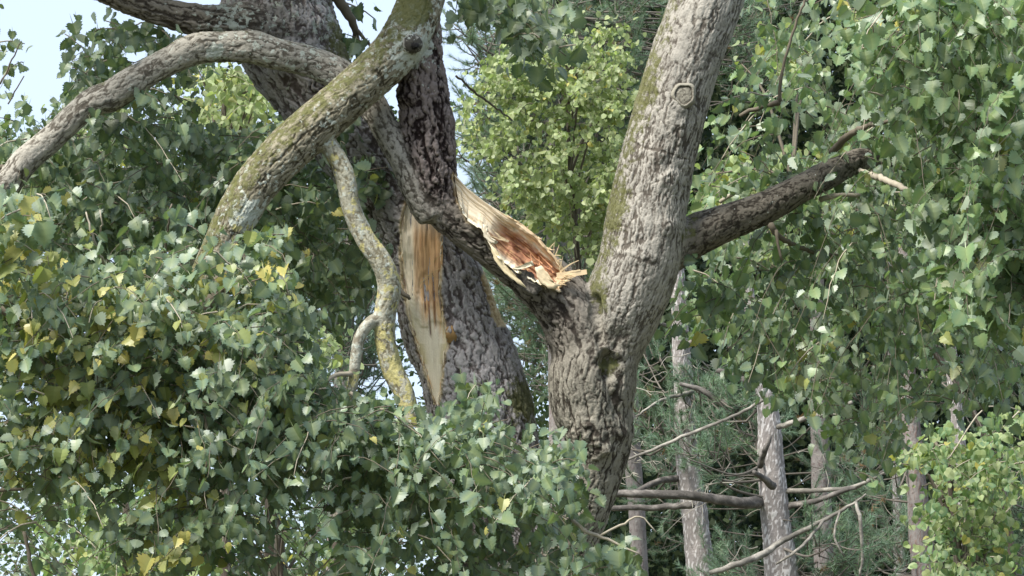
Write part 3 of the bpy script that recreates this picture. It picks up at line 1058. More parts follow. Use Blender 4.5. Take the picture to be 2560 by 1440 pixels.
SPL = [((1392, 690), (1468, 680), 15, 12, .0), ((1398, 684), (1450, 676), 5, 4, 0), ((1396, 694), (1440, 692), 6, 2, 0), ((1400, 680), (1446, 650), 5, 1.5, .002), ((1398, 676), (1408, 640), 4, 1, .001),
       ((1388, 640), (1398, 612), 3.5, 1, 0), ((1384, 634), (1386, 606), 3, .8, 0), ((1372, 622), (1388, 604), 3, .8, 0), ((1404, 702), (1422, 702), 5, 1.5, 0), ((1380, 668), (1352, 640), 3.5, 1, .001), ((1376, 674), (1340, 652), 3, 1, .001),
       ((1368, 678), (1330, 650), 4, 1, 0), ((1356, 660), (1318, 622), 3.5, 1, .002), ((1384, 682), (1362, 648), 3.5, 1, 0), ((1340, 660), (1300, 630), 3, 1, .002), ((1176, 545), (1168, 556), 2, .8, .001), ((1184, 548), (1178, 562), 2, .8, .001),
       ((1262, 600), (1232, 574), 6, 2, .002), ((1272, 604), (1226, 590), 5, 2, 0), ((1394, 706), (1396, 722), 6, 2, 0), ((1350, 664), (1346, 640), 3, 1, 0), ((1330, 656), (1326, 632), 3, 1, 0)]
NS0 = len(SPL)
rsx = np.random.RandomState(31)
for i in range(44):                                  # fine fibres along the rims and the snapped end
    if i < 20:
        k = rsx.randint(3, 8)
        E = LOE if i % 2 else UPE
        p_ = E[k] + (E[min(k + 1, 8)] - E[k]) * rsx.rand()
        q_ = p_ + np.array([rsx.uniform(4, 22), rsx.uniform(-6, 12)])
    else:
        w_ = rsx.rand()
        p_ = UPE[8] * (1 - w_) + LOE[8] * w_ + rsx.uniform(-14, 0, 2)
        q_ = p_ + np.array([rsx.uniform(6, 26), rsx.uniform(-8, 6)])
    SPL.append((tuple(p_), tuple(q_), rsx.uniform(1.6, 4), .6, rsx.uniform(-.003, .003)))
for i, (a, b, w0, w1, bd) in enumerate(SPL):
    inside = i in (9, 10, 11, 12, 13, 14, 20, 21)
    c_ = (.42, .20, .10) if inside else (.68, .53, .33)
    part('splinter', sliver(at(*a, D0 - .105), at(*b, D0 - (.085 if inside else .115)), w0 * D0 / FPX, w1 * D0 / FPX, .006 if w0 > 5 else .003, bd, c_, 20 + i), tro)


# ------------------------------------------------------------------ leaves
def leaf_base(seed, near=True):
    """blade with base at origin, tip at +Y, upper side +Z; returns verts, tris, rib mask"""
    rs = np.random.RandomState(seed)
    if near:
        half = [(.24, -.06), (.45, .01), (.40, .13), (.57, .18), (.45, .31), (.55, .38), (.39, .51), (.44, .61), (.27, .70), (.27, .82), (.09, .88)]
    else:
        half = [(.28, -.04), (.50, .14), (.54, .42), (.36, .74)]
    rib = [(0, 0), (0, .25), (0, .5), (0, .75), (0, 1.07)] if near else [(0, 0), (0, .4), (0, 1.0)]
    V = [(x, y, 0) for x, y in rib]
    nrb = len(rib)
    T = []
    for sgn in (1, -1):
        o0 = len(V)
        sc = rs.uniform(.9, 1.1)
        V += [(sgn * x * sc * rs.uniform(.93, 1.07), y + rs.uniform(-.02, .02), 0) for x, y in half]
        ry = np.array([r_[1] for r_ in rib])
        prev = 0
        for j in range(len(half)):
            k = int(np.argmin(abs(ry - half[j][1])))
            k = max(k, prev)
            k = min(k, nrb - 2)
            while prev < k:
                T.append((prev, o0 + j - 1, prev + 1)) if j else None
                prev += 1
            if j:
                T.append((k, o0 + j - 1, o0 + j))
        while prev < nrb - 1:
            T.append((prev, o0 + len(half) - 1, prev + 1))
            prev += 1
        if sgn < 0:
            pass
    V = np.array(V, float)
    T = np.array(T)
    a, b, c = V[T[:, 0]], V[T[:, 1]], V[T[:, 2]]
    nz = np.cross(b - a, c - a)[:, 2]
    T[nz < 0] = T[nz < 0][:, ::-1]
    fold, curl, wav = rs.uniform(-.05, .75), rs.uniform(-.6, .25), 0.0
    skew = rs.uniform(-.25, .25)
    V[:, 0] += skew * V[:, 1] ** 2 * .5
    V[:, 2] = fold * np.abs(V[:, 0]) + curl * V[:, 1] ** 2 + wav * np.sin(V[:, 1] * 11 + rs.uniform(0, 6)) * np.abs(V[:, 0]) * 2
    rm = np.zeros(len(V))
    rm[:nrb - 1] = 1
    if near:                                        # petiole
        k = len(V)
        bend = rs.uniform(.1, .3)
        P = [(-.022, 0, 0), (.022, 0, 0), (-.016, -.32, bend * .4), (.016, -.32, bend * .4), (0, -.62, bend)]
        V = np.vstack([V, P])
        T = np.vstack([T, [(k, k + 2, k + 1), (k + 1, k + 2, k + 3), (k + 2, k + 4, k + 3)]])
        rm = np.append(rm, np.ones(5))
    return V, T, rm


NVAR = 18
LEAFV = [leaf_base(200 + i) for i in range(NVAR)]
FARV = [leaf_base(300 + i, False) for i in range(6)]


def join_leaves(name, base, pos, Rm, scl, var, tint, mat):
    Vs, Ts, Cs, Rs_, off = [], [], [], [], 0
    for k, (v, t, rm) in enumerate(base):
        s = np.where(var == k)[0]
        if not len(s):
            continue
        w = pos[s][:, None] + scl[s][:, None, None] * np.einsum('nij,vj->nvi', Rm[s], v)
        Vs.append(w.reshape(-1, 3))
        Ts.append((t[None] + (np.arange(len(s)) * len(v))[:, None, None] + off).reshape(-1, 3))
        Cs.append(np.repeat(tint[s], len(v), 0))
        Rs_.append(np.tile(rm, len(s)))
        off += len(s) * len(v)
    return mesh_np(name, np.vstack(Vs), np.vstack(Ts), attrs=dict(rib=np.concatenate(Rs_)), cols=dict(tint=np.vstack(Cs)), smooth=False, mats=[mat])


def twig_tubes(name, paths, parent, mat, seg=4, label=None):
    """paths: list of (n,4) arrays; one joined mesh of fine twigs"""
    Vs, Fs, Ts, off = [], [], [], 0
    for C in paths:
        V, F, T = tube_np(C[:, :3], C[:, 3], seg)
        Vs.append(V)
        Fs.append(F + off)
        Ts.append(T + off)
        off += len(V)
    return part(name, mesh_np(name, np.vstack(Vs), [np.vstack(Fs), np.vstack(Ts)], mats=[mat]), parent, 'stuff', label)


def gen_crown(poly, drange, n, size, seed, up=.5, cam_w=.38, rnd=.9, gap=.45, gap_s=4.0, spread=None, tl=(.14, .34), droop=.55, pxjit=26, dens=None):
    """leaves on drooping twigs whose leaves fall inside a region; returns pos, rotation matrices, sizes, twig paths"""
    rs = np.random.RandomState(seed)
    poly = np.array(poly, float)
    lo, hi = poly.min(0), poly.max(0)
    pos, dirs, paths = [], [], []
    cnt = 0
    while cnt < n:
        m_ = 400
        x, y = rs.uniform(lo[0], hi[0], m_), rs.uniform(lo[1] - 60, hi[1], m_)
        d = D0 + rs.uniform(drange[0], drange[1], m_)
        p = at(x, y, d)
        ok = in_poly(x, y + 40, poly)
        ok &= fbm(p * gap_s + seed, 2, seed) > gap - .12 * rs.rand(m_)
        if dens is not None:
            ok &= rs.rand(m_) < dens(x, y)
        p = p[ok]
        for q in p:
            L = rs.uniform(*tl)
            az = rs.uniform(0, 2 * np.pi)
            dr = np.array([math.cos(az), math.sin(az) * .8 - .25, rs.uniform(-.35, .45)])
            dr /= np.linalg.norm(dr)
            k = max(4, int(L / .03))
            t = np.linspace(0, 1, k)[:, None]
            C = q + dr * L * t + np.array([0, 0, -1]) * droop * L * t ** 2 + (rs.rand(k, 3) - .5) * .008
            tx_, ty_, _ = proj(C)
            inn = in_poly(tx_, ty_, poly)
            kk = k if inn.all() else int(np.argmin(inn))
            if kk >= 3:
                paths.append(np.concatenate([C, (.0019 - .0011 * t)], 1)[:kk])
            tang = unit(np.gradient(C, axis=0))
            side = unit(np.cross(tang, [0, 0, 1]) + 1e-6)
            for rep in (0, 1):
                s_ = np.where((np.arange(k) + rep) % 2 == 0, 1, -1)[:, None]
                off = side * s_ * rs.uniform(.4, 1.0, (k, 1)) + tang * .5 + np.array([0, -.2, -.25])
                off = unit(off + rs.normal(0, .3, (k, 3)))
                lp = C + off * size * .62
                keep = rs.rand(k) < .8
                pos.append(lp[keep])
                dirs.append(off[keep])
                cnt += keep.sum()
            if cnt >= n * 1.0:
                break
    pos, dirs = np.vstack(pos), np.vstack(dirs)
    px, py, dp = proj(pos)
    ok = in_poly(px + rs.normal(0, pxjit, len(px)), py + rs.normal(0, pxjit, len(px)), poly)
    pos, dirs = pos[ok], dirs[ok]
    N = len(pos)
    yv = unit(dirs * .55 + np.array([0, 0, -.62]) + rs.normal(0, .38, (N, 3)))
    zv = np.array([0, 0, 1.0]) * up + np.array([-.15, -1, 0]) * cam_w + rs.normal(0, rnd, (N, 3)) * .62
    zv = unit(zv - yv * np.einsum('ij,ij->i', zv, yv)[:, None])
    xv = np.cross(yv, zv)
    Rm = np.stack([xv, yv, zv], -1)
    scl = size * np.clip(rs.normal(1, .27, N), .45, 1.6)
    return pos, Rm, scl, paths


def tints(N, rs, greens, yellow=None):
    c = np.array(greens)[rs.randint(0, len(greens), N)]
    c = c * rs.uniform(.72, 1.3, (N, 1))
    if yellow is not None:
        pr = yellow
        yy_ = rs.rand(N) < pr
        lev = (rs.rand(N) ** 1.7)[:, None]
        c2 = np.array([.17, .21, .06]) * (1 - lev) + np.array([.44, .37, .10]) * lev
        c[yy_] = c2[yy_]
    return c


# every crown leaf is collected first, so that the ones showing largest become leaf objects
CROWNS = []


def crown(parent, name, data, tint, base, mat, twigmat, n_ind, label=None):
    CROWNS.append(dict(parent=parent, name=name, data=data, tint=tint, base=base, mat=mat, tw=twigmat, n=n_ind, label=label))


GREENS = [(.092, .146, .098), (.100, .156, .104), (.082, .134, .098), (.110, .162, .092), (.096, .140, .110)]
GSHADE = [(.058, .102, .058), (.064, .108, .056), (.052, .094, .060)]  # poplar leaf tints with shade put into the colour
GLIT = [(.105, .180, .085), (.120, .195, .090), (.096, .165, .090), (.130, .20, .085)]  # same leaves with brighter light put into the tint

# fallen crown of the mossy limb, lower left
L1 = [(-80, 650), (0, 600), (110, 670), (250, 685), (330, 640), (430, 600), (520, 620), (600, 620), (700, 600), (745, 690), (750, 800), (775, 885), (835, 968), (905, 985), (960, 1003), (1040, 1050), (1110, 1068), (1165, 1010), (1225, 960), (1258, 1020),
      (1290, 1110), (1420, 1085), (1460, 1190), (1470, 1260), (1400, 1330), (1500, 1340), (1625, 1385), (1600, 1440), (1500, 1520), (-80, 1520)]


def densL1(x, y):
    d = np.ones(len(x))
    low = (y > 1150) & (x < 900)
    d = np.where(low, .10, d)
    d = np.where((y > 1190) & (x > 470) & (x < 640), .55, d)
    d = np.where((y > 1150) & (x < 170), .5, d)
    d = np.where((y > 1190) & (x > 850), .4, d)
    return d


rs = np.random.RandomState(5)
dat = gen_crown(L1, (-.95, -.22), 13000, .0335, 21, gap=.45, gap_s=4.2, pxjit=32, dens=densL1, cam_w=.55, up=.5)
sprays = [gen_crown(pl_, dr_, n_, sz_, 210 + i, gap=.0, pxjit=12, cam_w=.5, tl=(.1, .22)) for i, (pl_, dr_, n_, sz_) in enumerate((
    ([(-60, 660), (-40, 470), (40, 425), (110, 470), (140, 560), (120, 680)], (-1.1, -.7), 190, .046), ([(380, 650), (395, 550), (440, 495), (480, 600), (470, 660)], (-.8, -.4), 46, .036),
    ([(540, 650), (600, 585), (700, 565), (740, 650)], (-.7, -.4), 120, .040), ([(1120, 1040), (1150, 960), (1190, 920), (1245, 925), (1262, 1000), (1230, 1080)], (-.6, -.4), 70, .040),
    ([(1500, 1400), (1540, 1330), (1620, 1370), (1630, 1420), (1560, 1450)], (-.8, -.6), 34, .042), ([(200, 640), (215, 540), (260, 520), (290, 640)], (-.8, -.4), 26, .034)))]
dat = (*[np.concatenate([dat[k]] + [q[k] for q in sprays]) for k in range(3)], dat[3] + sum((q[3] for q in sprays), []))
px, py, _ = proj(dat[0])
kl = rs.rand(len(px)) < np.where((py > 1200) & (px < 830) & (fbm(dat[0] * 5, 2, 77) < .56), np.interp(py, [1200, 1270], [1, .12]), 1)
dat = (dat[0][kl], dat[1][kl], dat[2][kl], dat[3])
px, py, _ = proj(dat[0])
yp = np.zeros(len(px))
for (x, y, r, s_) in ((60, 680, 80, .7), (200, 830, 140, .5), (120, 1000, 140, .55), (340, 1040, 70, .75), (380, 1200, 60, .95), (420, 1380, 45, .95), (660, 670, 80, .55), (240, 1120, 90, .4), (700, 620, 60, .3), (480, 800, 120, .25), (40, 1180, 120, .3)):
    yp = np.maximum(yp, s_ * np.exp(-((px - x) ** 2 + (py - y) ** 2) / (2 * r * r)))
crown(treeA, 'fallen_crown', dat, tints(len(px), rs, GREENS, np.minimum(yp * .75, .8) + .03), LEAFV, M_LEAF, M_TWIG, 150, 'hanging mass of toothed green leaves, yellowing at the left')

# hanging foliage at the right, nearer and brighter at the top
L3a = [(2150, -60), (2120, 100), (2190, 290), (2270, 350), (2290, 440), (2280, 530), (2320, 600), (2330, 760), (2400, 830), (2640, 860), (2640, -60)]
L3b = [(1850, -60), (1810, 150), (1800, 300), (1750, 400), (1735, 560), (1720, 700), (1665, 760), (1650, 890), (1740, 830), (1850, 950), (2000, 1030), (2080, 1090), (2100, 1190), (2200, 1265), (2260, 1100), (2350, 1040), (2640, 1055), (2640, -60)]
L4 = [(1095, -60), (1105, 40), (1190, 100), (1240, 70), (1290, 170), (1370, 205), (1440, 120), (1450, -60)]
da = gen_crown(L3a, (-.75, -.1), 4900, .0375, 31, gap=.46, gap_s=5, pxjit=26, droop=.9, tl=(.2, .42))


def densb(x, y):
    d = np.where((y < 420) & (x < 2120), .38, 1.0)
    return np.where((y > 380) & (y < 640) & (x < 2000), .40, d)


db = gen_crown(L3b, (.15, 1.7), 7600, .0335, 32, gap=.50, gap_s=4, dens=densb, pxjit=24, cam_w=.35, droop=1.1, tl=(.2, .45))
dc = gen_crown(L4, (.0, .9), 520, .043, 33, gap=.35, cam_w=.2)
de = gen_crown([(2170, 330), (2240, 310), (2330, 350), (2330, 450), (2230, 460), (2190, 400)], (.2, .6), 60, .04, 35, gap=.0, pxjit=14)
ds = gen_crown([(820, -40), (950, -40), (955, 70), (905, 150), (860, 140), (840, 40)], (.2, .9), 60, .045, 34, gap=.2, cam_w=.2)
allr = [np.concatenate([q[k] for q in (da, db, dc, ds, de)]) for k in range(3)]
paths = da[3] + db[3] + dc[3] + ds[3] + de[3]
tr_ = np.vstack([tints(len(da[0]), rs, GLIT, .02), tints(len(db[0]), rs, GREENS + GLIT, .03), tints(len(dc[0]), rs, GSHADE), tints(len(ds[0]), rs, GSHADE, .1), tints(len(de[0]), rs, GLIT, .02)])
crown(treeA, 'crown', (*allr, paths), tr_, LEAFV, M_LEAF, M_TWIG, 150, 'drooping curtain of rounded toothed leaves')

# foliage of the torn poplar, behind the arched limb
L2 = [(150, 80), (230, 30), (330, 40), (440, 70), (480, 110), (560, 165), (470, 215), (500, 330), (640, 330), (720, 265), (860, 290), (960, 360), (1000, 470), (965, 640), (900, 800), (800, 860), (700, 760), (-80, 760), (-80, 330), (40, 250), (90, 330), (160, 230)]


def dens2(x, y):
    return np.where((y < 330) & (x < 480), .5, 1.0)


d2 = gen_crown(L2, (-.02, 1.5), 8000, .034, 41, gap=.40, gap_s=3.2, dens=dens2, cam_w=.4, pxjit=16)
okk = np.ones(len(d2[0]), bool)
d2b = gen_crown([(-40, -40), (18, -40), (22, 40), (6, 75), (-40, 80)], (-.2, .2), 26, .05, 42, gap=.1)
d2c = gen_crown([(-30, 80), (60, 100), (90, 160), (60, 260), (0, 300), (-30, 280)], (.3, .8), 80, .030, 43, gap=.0)
d2d = gen_crown([(-150, -150), (-150, -700), (500, -900), (1000, -700), (1000, -150)], (-.3, 1.6), 3000, .06, 44, gap=.3)  # unseen leaves above the view, added to shade the foliage below
al2 = [np.concatenate([q[k] for q in (d2, d2b, d2c, d2d)]) for k in range(3)]
crown(treeB, 'crown', (*al2, d2[3] + d2b[3] + d2c[3] + d2d[3]), tints(len(al2[0]), rs, GSHADE + GREENS[:2], .02), LEAFV, M_LEAF, M_TWIG, 260, 'dense green foliage, tinted dark for shade')

# ------------------------------------------------------------------ sunlit young poplars further back
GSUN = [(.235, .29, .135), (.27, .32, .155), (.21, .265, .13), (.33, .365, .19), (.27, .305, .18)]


def back_tree(name, label, trunkpx, d, polys, dr, n, size, greens, n_ind, seed, yel=.06, gap=.46, style_col=((.24, .21, .17), (.08, .065, .05)), group=None):
    tp = np.array(trunkpx, float)
    base = at(tp[0, 0], tp[0, 1], d)
    base[2] = 0
    t = thing(name, label, 'tree', base, group or ('young poplars in the sun behind the broken trees' if name == 'young_poplar' else 'dim trees at the lower left'))
    C = px_chain([(x, y, 0, r) for x, y, r in trunkpx], d)
    C = np.vstack([[*base, C[0, 3] * 1.25], C])
    simple_wood('trunk', C, 'plate', t, seg=20, step=.06, col=style_col[0], fis=style_col[1], seed=seed, k=1.6)
    rs_ = np.random.RandomState(seed)
    dats = []
    tot = sum(abs(np.ptp(np.array(p)[:, 0]) * np.ptp(np.array(p)[:, 1])) for p in polys)
    for i, p in enumerate(polys):
        sh = np.ptp(np.array(p)[:, 0]) * np.ptp(np.array(p)[:, 1]) / tot
        dats.append(gen_crown(p, (d - D0 + dr[0], d - D0 + dr[1]), max(30, int(n * sh)), size, seed + i, gap=gap, gap_s=2.2 * 18 / d, tl=(.2, .45), up=.55, cam_w=.35, rnd=.8, pxjit=42))
    al = [np.concatenate([q[k] for q in dats]) for k in range(3)]
    pth = sum((q[3] for q in dats), [])
    # a few boughs from the trunk into the crown
    b = []
    R = catmull(C, .1)
    for k in range(26):
        q = al[0][rs_.randint(len(al[0]))]
        zi = np.argmin(abs(R[:, 2] - (q[2] - rs_.uniform(.2, .8))))
        s0 = R[zi, :3]
        mid = (s0 + q) / 2 + np.array([0, 0, .15])
        b.append(catmull(np.array([[*s0, .012], [*mid, .008], [*q, .003]]), .08))
    crown(t, 'crown', (*al, pth + b), tints(len(al[0]), rs_, greens, yel), FARV, M_FARLEAF, M_TWIG, n_ind, None)
    return t


back_tree('young_poplar', 'sunlit yellow-green young poplar between the two big trunks', [(1490, 1500, 13), (1470, 1000, 11), (1440, 600, 8), (1420, 300, 5), (1440, 130, 3)], 29.0,
          [[(1150, 400), (1160, 300), (1200, 220), (1290, 120), (1420, 120), (1500, 50), (1560, 120), (1580, 300), (1600, 420), (1560, 600), (1520, 720), (1440, 650), (1330, 560), (1230, 520), (1260, 420)]], (-.5, 1.0), 9500, .043, GSUN, 120, 61, yel=.05, gap=.50)
back_tree('young_poplar', 'bright young poplar in the lower right corner', [(2420, 1700, 18), (2400, 1440, 14), (2380, 1250, 9), (2370, 1150, 5)], 17.0,
          [[(2240, 1130), (2270, 1080), (2340, 1085), (2440, 1130), (2470, 1060), (2560, 1030), (2640, 1060), (2640, 1180), (2520, 1230), (2500, 1500), (2340, 1500), (2290, 1330), (2330, 1230)]], (-.5, .8), 3300, .036, GLIT + GSUN[:3], 100, 62, yel=.05, gap=.5)
back_tree('young_poplar', 'small sunlit tree seen under the arched limb at left', [(560, 1500, 18), (560, 900, 14), (560, 400, 9), (560, 200, 4)], 20.0,
          [[(440, 250), (470, 180), (560, 140), (640, 170), (680, 290), (640, 380), (520, 400), (440, 350)], [(180, 330), (190, 260), (300, 240), (330, 420), (240, 480), (180, 420)], [(680, 860), (720, 790), (830, 800), (860, 930), (780, 1000), (700, 960)]], (-.6, .9), 2800, .043, GSUN, 60, 63, yel=.12, gap=.42)
back_tree('young_poplar', 'sunlit leafy tree low at the left below the hanging leaves', [(330, 1700, 22), (335, 1440, 17), (320, 1300, 10), (310, 1230, 5)], 19.0,
          [[(110, 1290), (180, 1230), (330, 1250), (480, 1230), (540, 1300), (520, 1500), (120, 1500)]], (-.6, .9), 1400, .043, GSUN[:3] + GLIT, 60, 64, yel=.08, gap=.46)
back_tree('young_poplar', 'yellow-green tree behind the right side branch', [(2540, 1700, 10), (2500, 1200, 9), (2330, 860, 8), (2140, 600, 7), (1980, 450, 4)], 18.8,
          [[(1720, 440), (1800, 390), (1960, 380), (2120, 420), (2300, 480), (2260, 640), (2000, 690), (1760, 650)], [(1860, 120), (1960, 60), (2080, 100), (2060, 250), (1900, 240)]], (-.5, .9), 2600, .041, GSUN + GLIT, 80, 65, yel=.1, gap=.44)
back_tree('background_tree', 'grey-trunked tree low at the left with sky behind it', [(700, 1640, 34), (692, 1440, 31), (684, 1330, 25), (680, 1230, 20), (670, 1100, 12), (660, 980, 6)], 21.0,
          [[(560, 1310), (640, 1230), (760, 1270), (840, 1220), (900, 1300), (880, 1500), (560, 1500)], [(520, 1000), (760, 1000), (830, 1140), (560, 1180)]], (-.4, .8), 700, .050, GSHADE + GREENS, 40, 66, gap=.5)
back_tree('background_tree', 'dim narrow trunk right of the grey-trunked tree at the bottom', [(868, 1640, 26), (862, 1440, 24), (850, 1350, 22), (846, 1200, 15), (850, 1050, 8)], 23.0,
          [[(820, 1190), (1000, 1180), (1100, 1300), (1080, 1500), (830, 1500), (790, 1330)]], (-.4, .8), 620, .05, GSHADE + GREENS, 40, 67, gap=.48)


# ------------------------------------------------------------------ pines
def pine_clusters(t, trunkC, centres, seed, shoots=(7, 12), rad=.42, needle=.07, K=34, tint=((.13, .195, .13), (.155, .22, .135), (.135, .205, .145)), width=.0048):
    rs_ = np.random.RandomState(seed)
    R = catmull(trunkC, .15)
    paths, tp, td = [], [], []
    for c in centres:
        zi = np.argmin(abs(R[:, 2] - (c[2] - rs_.uniform(-.3, .5))))
        s0 = R[zi, :3]
        if np.linalg.norm(s0 - c) < 3.5:
            mid = (s0 + c) / 2 + np.array([0, 0, -.12]) + rs_.normal(0, .08, 3)
            paths.append(catmull(np.array([[*s0, .014], [*mid, .009], [*c, .005]]), .1))
            main = unit(c - s0)
        else:
            main = unit(rs_.normal(0, 1, 3) * np.array([1, 1, .4]))
            paths.append(catmull(np.array([[*(c - main * .7), .010], [*(c - main * .3 + [0, 0, -.04]), .008], [*c, .005]]), .1))
        for _ in range(rs_.randint(*shoots)):
            b0 = c - main * rs_.uniform(0, .55) + rs_.normal(0, .03, 3)
            dr = unit(main * .55 + rs_.normal(0, .7, 3) + np.array([0, 0, .32]))
            L = rad * rs_.uniform(.45, 1.1)
            e_ = b0 + dr * L + np.array([0, 0, .06])
            mid = (b0 + e_) / 2 + np.array([0, 0, -.05])
            P = catmull(np.array([[*b0, .0055], [*mid, .0045], [*e_, .003]]), .06)
            paths.append(P)
            for j in range(rs_.randint(3, 5)):
                k = max(1, len(P) - 1 - j)
                tp.append(P[k, :3])
                td.append(unit(P[k, :3] - P[k - 1, :3]) + rs_.normal(0, .15, 3))
    tp, td = np.array(tp), unit(np.array(td))
    M = len(tp)
    dirn = unit(td[:, None] * rs_.uniform(.5, 1.7, (M, K, 1)) + unit(rs_.normal(0, 1, (M, K, 3))) * 1.0 + np.array([0, 0, .12]))
    Ln = needle * rs_.uniform(.7, 1.2, (M, K, 1))
    b0 = tp[:, None] + td[:, None] * rs_.uniform(-.05, .02, (M, K, 1))
    sd_ = unit(np.cross(dirn, rs_.normal(0, 1, (M, K, 3)))) * width / 2
    V = np.stack([b0 - sd_, b0 + sd_, b0 + dirn * Ln], 2).reshape(-1, 3)
    T = np.arange(len(V)).reshape(-1, 3)
    ti = np.array(tint)[rs_.randint(0, len(tint), M)] * rs_.uniform(.7, 1.3, (M, 1))
    brown = rs_.rand(M) < .03
    ti[brown] = (.22, .12, .05)
    me = mesh_np('needles', V, T, attrs=dict(rib=np.zeros(len(V))), cols=dict(tint=np.repeat(ti, K * 3, 0)), smooth=False, mats=[M_NEEDLE])
    part('needles', me, t, 'stuff')
    twig_tubes('twigs', paths, t, M_PTWIG, 5)


def region_centres(poly, d, dr, n, seed, gap=.42, gs=1.1):
    rs_ = np.random.RandomState(seed)
    poly = np.array(poly, float)
    lo, hi = poly.min(0), poly.max(0)
    res = []
    tries = 0
    while len(res) < n and tries < 40:
        x, y = rs_.uniform(lo[0], hi[0], 200), rs_.uniform(lo[1], hi[1], 200)
        p = at(x, y, d + rs_.uniform(dr[0], dr[1], 200))
        ok = in_poly(x, y, poly) & (fbm(p * gs, 2, seed) > gap)
        res += list(p[ok])
        tries += 1
    return np.array(res[:n])


def dead_twigs(t, poly, d, dr, n, seed):
    rs_ = np.random.RandomState(seed)
    poly = np.array(poly, float)
    lo, hi = poly.min(0), poly.max(0)
    paths = []
    while len(paths) < n:
        x, y = rs_.uniform(lo[0], hi[0]), rs_.uniform(lo[1], hi[1])
        if not in_poly(np.array([x]), np.array([y]), poly)[0]:
            continue
        p = at(x, y, d + rs_.uniform(*dr))
        dr_ = unit(np.array([rs_.choice([-1, 1]) * rs_.uniform(.5, 1), rs_.uniform(-.5, .3), rs_.uniform(-.2, .5)]))
        L = rs_.uniform(.25, .85)
        r0 = rs_.uniform(.003, .0065)
        pts = [[*(p + dr_ * L * u + np.array([0, 0, -1]) * L * .55 * u ** 2 + rs_.normal(0, .02, 3)), r0 * (1 - .7 * u)] for u in np.linspace(0, 1, 6)]
        C = catmull(np.array(pts), .05)
        paths.append(C)
        for _ in range(rs_.randint(1, 4)):
            k = rs_.randint(2, len(C) - 1)
            d2_ = unit(np.array([rs_.normal(0, .6), rs_.normal(0, .4), -rs_.uniform(.1, 1)]))
            l2 = L * rs_.uniform(.2, .5)
            paths.append(catmull(np.array([[*C[k, :3], r0 * .6], [*(C[k, :3] + d2_ * l2 * .5 + rs_.normal(0, .02, 3)), r0 * .5], [*(C[k, :3] + d2_ * l2 + [0, 0, .03]), r0 * .25]]), .05))
    twig_tubes('dead_twigs', paths, t, M_PTWIGPALE, 5)


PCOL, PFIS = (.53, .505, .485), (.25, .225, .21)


def pine(label, trunkpx, d, regions, seed, col=PCOL, fis=PFIS, branches=(), group='pines behind the poplars', top=None):
    tp = np.array(trunkpx, float)
    base = at(tp[0, 0], tp[0, 1], d)
    base[2] = 0
    t = thing('pine_tree', label, 'tree', base, group)
    C = px_chain([(x, y, 0, r) for x, y, r in trunkpx], d)
    C = np.vstack([[*base, C[0, 3] * 1.2], C])
    tr = simple_wood('trunk', C, 'plate', t, seg=60, step=.022, mat=M_PINE, col=col, fis=fis, seed=seed, k=1.15, lichen=.3, moss=.05)
    for (pts, pale) in branches:
        Cb = catmull(px_chain(pts, d), .04)
        rs_ = np.random.RandomState(int(pts[0][0]))
        Cb[1:-1, :3] += rs_.normal(0, .003, (len(Cb) - 2, 3))
        V, F, T = tube_np(Cb[:, :3], Cb[:, 3], 9)
        n = len(V)
        cc = (.33, .305, .26) if pale else (.21, .19, .17)
        me = mesh_np('branch', V, [F, T], attrs=dict(bark_h=fbm(V * 30, 2, 3), moss=np.zeros(n), lichen=np.full(n, .3), yellow=np.zeros(n)),
                     cols=dict(bark_col=np.tile(cc, (n, 1)), fis_col=np.tile(np.array(cc) * .4, (n, 1))), mats=[M_PINE])
        part('branch', me, t)
    cs = [region_centres(p, d, dr, n, seed + i) for i, (p, dr, n) in enumerate(regions)]
    if cs:
        pine_clusters(t, C, np.vstack(cs), seed)
    return t


p1 = pine('grey pine trunk standing just right of the forked poplar', [(1770, 1640, 38), (1752, 1440, 35), (1738, 1300, 33), (1717, 1130, 29), (1708, 950, 25), (1698, 780, 20), (1690, 600, 17), (1685, 350, 14), (1680, 100, 10)], 28.0,
     [([(1550, 880), (1660, 860), (1670, 1000), (1640, 1140), (1545, 1120)], (-.3, 1.2), 7), ([(1740, 900), (1830, 950), (1820, 1080), (1750, 1060)], (-.6, .4), 4), ([(1540, 1150), (1660, 1120), (1700, 1240), (1560, 1280)], (.6, 1.6), 3)], 501,
     branches=[([(1695, 1195, 0, 9), (1640, 1205, -.2, 8), (1590, 1228, -.4, 6), (1540, 1236, -.5, 4)], False), ([(1690, 870, 0, 8), (1740, 845, -.2, 8), (1660, 812, -.5, 5), (1630, 800, -.6, 4)], False),
               ([(1700, 990, 0, 6), (1730, 980, -.3, 5), (1655, 1000, -.6, 4), (1590, 1040, -.8, 2)], True)])
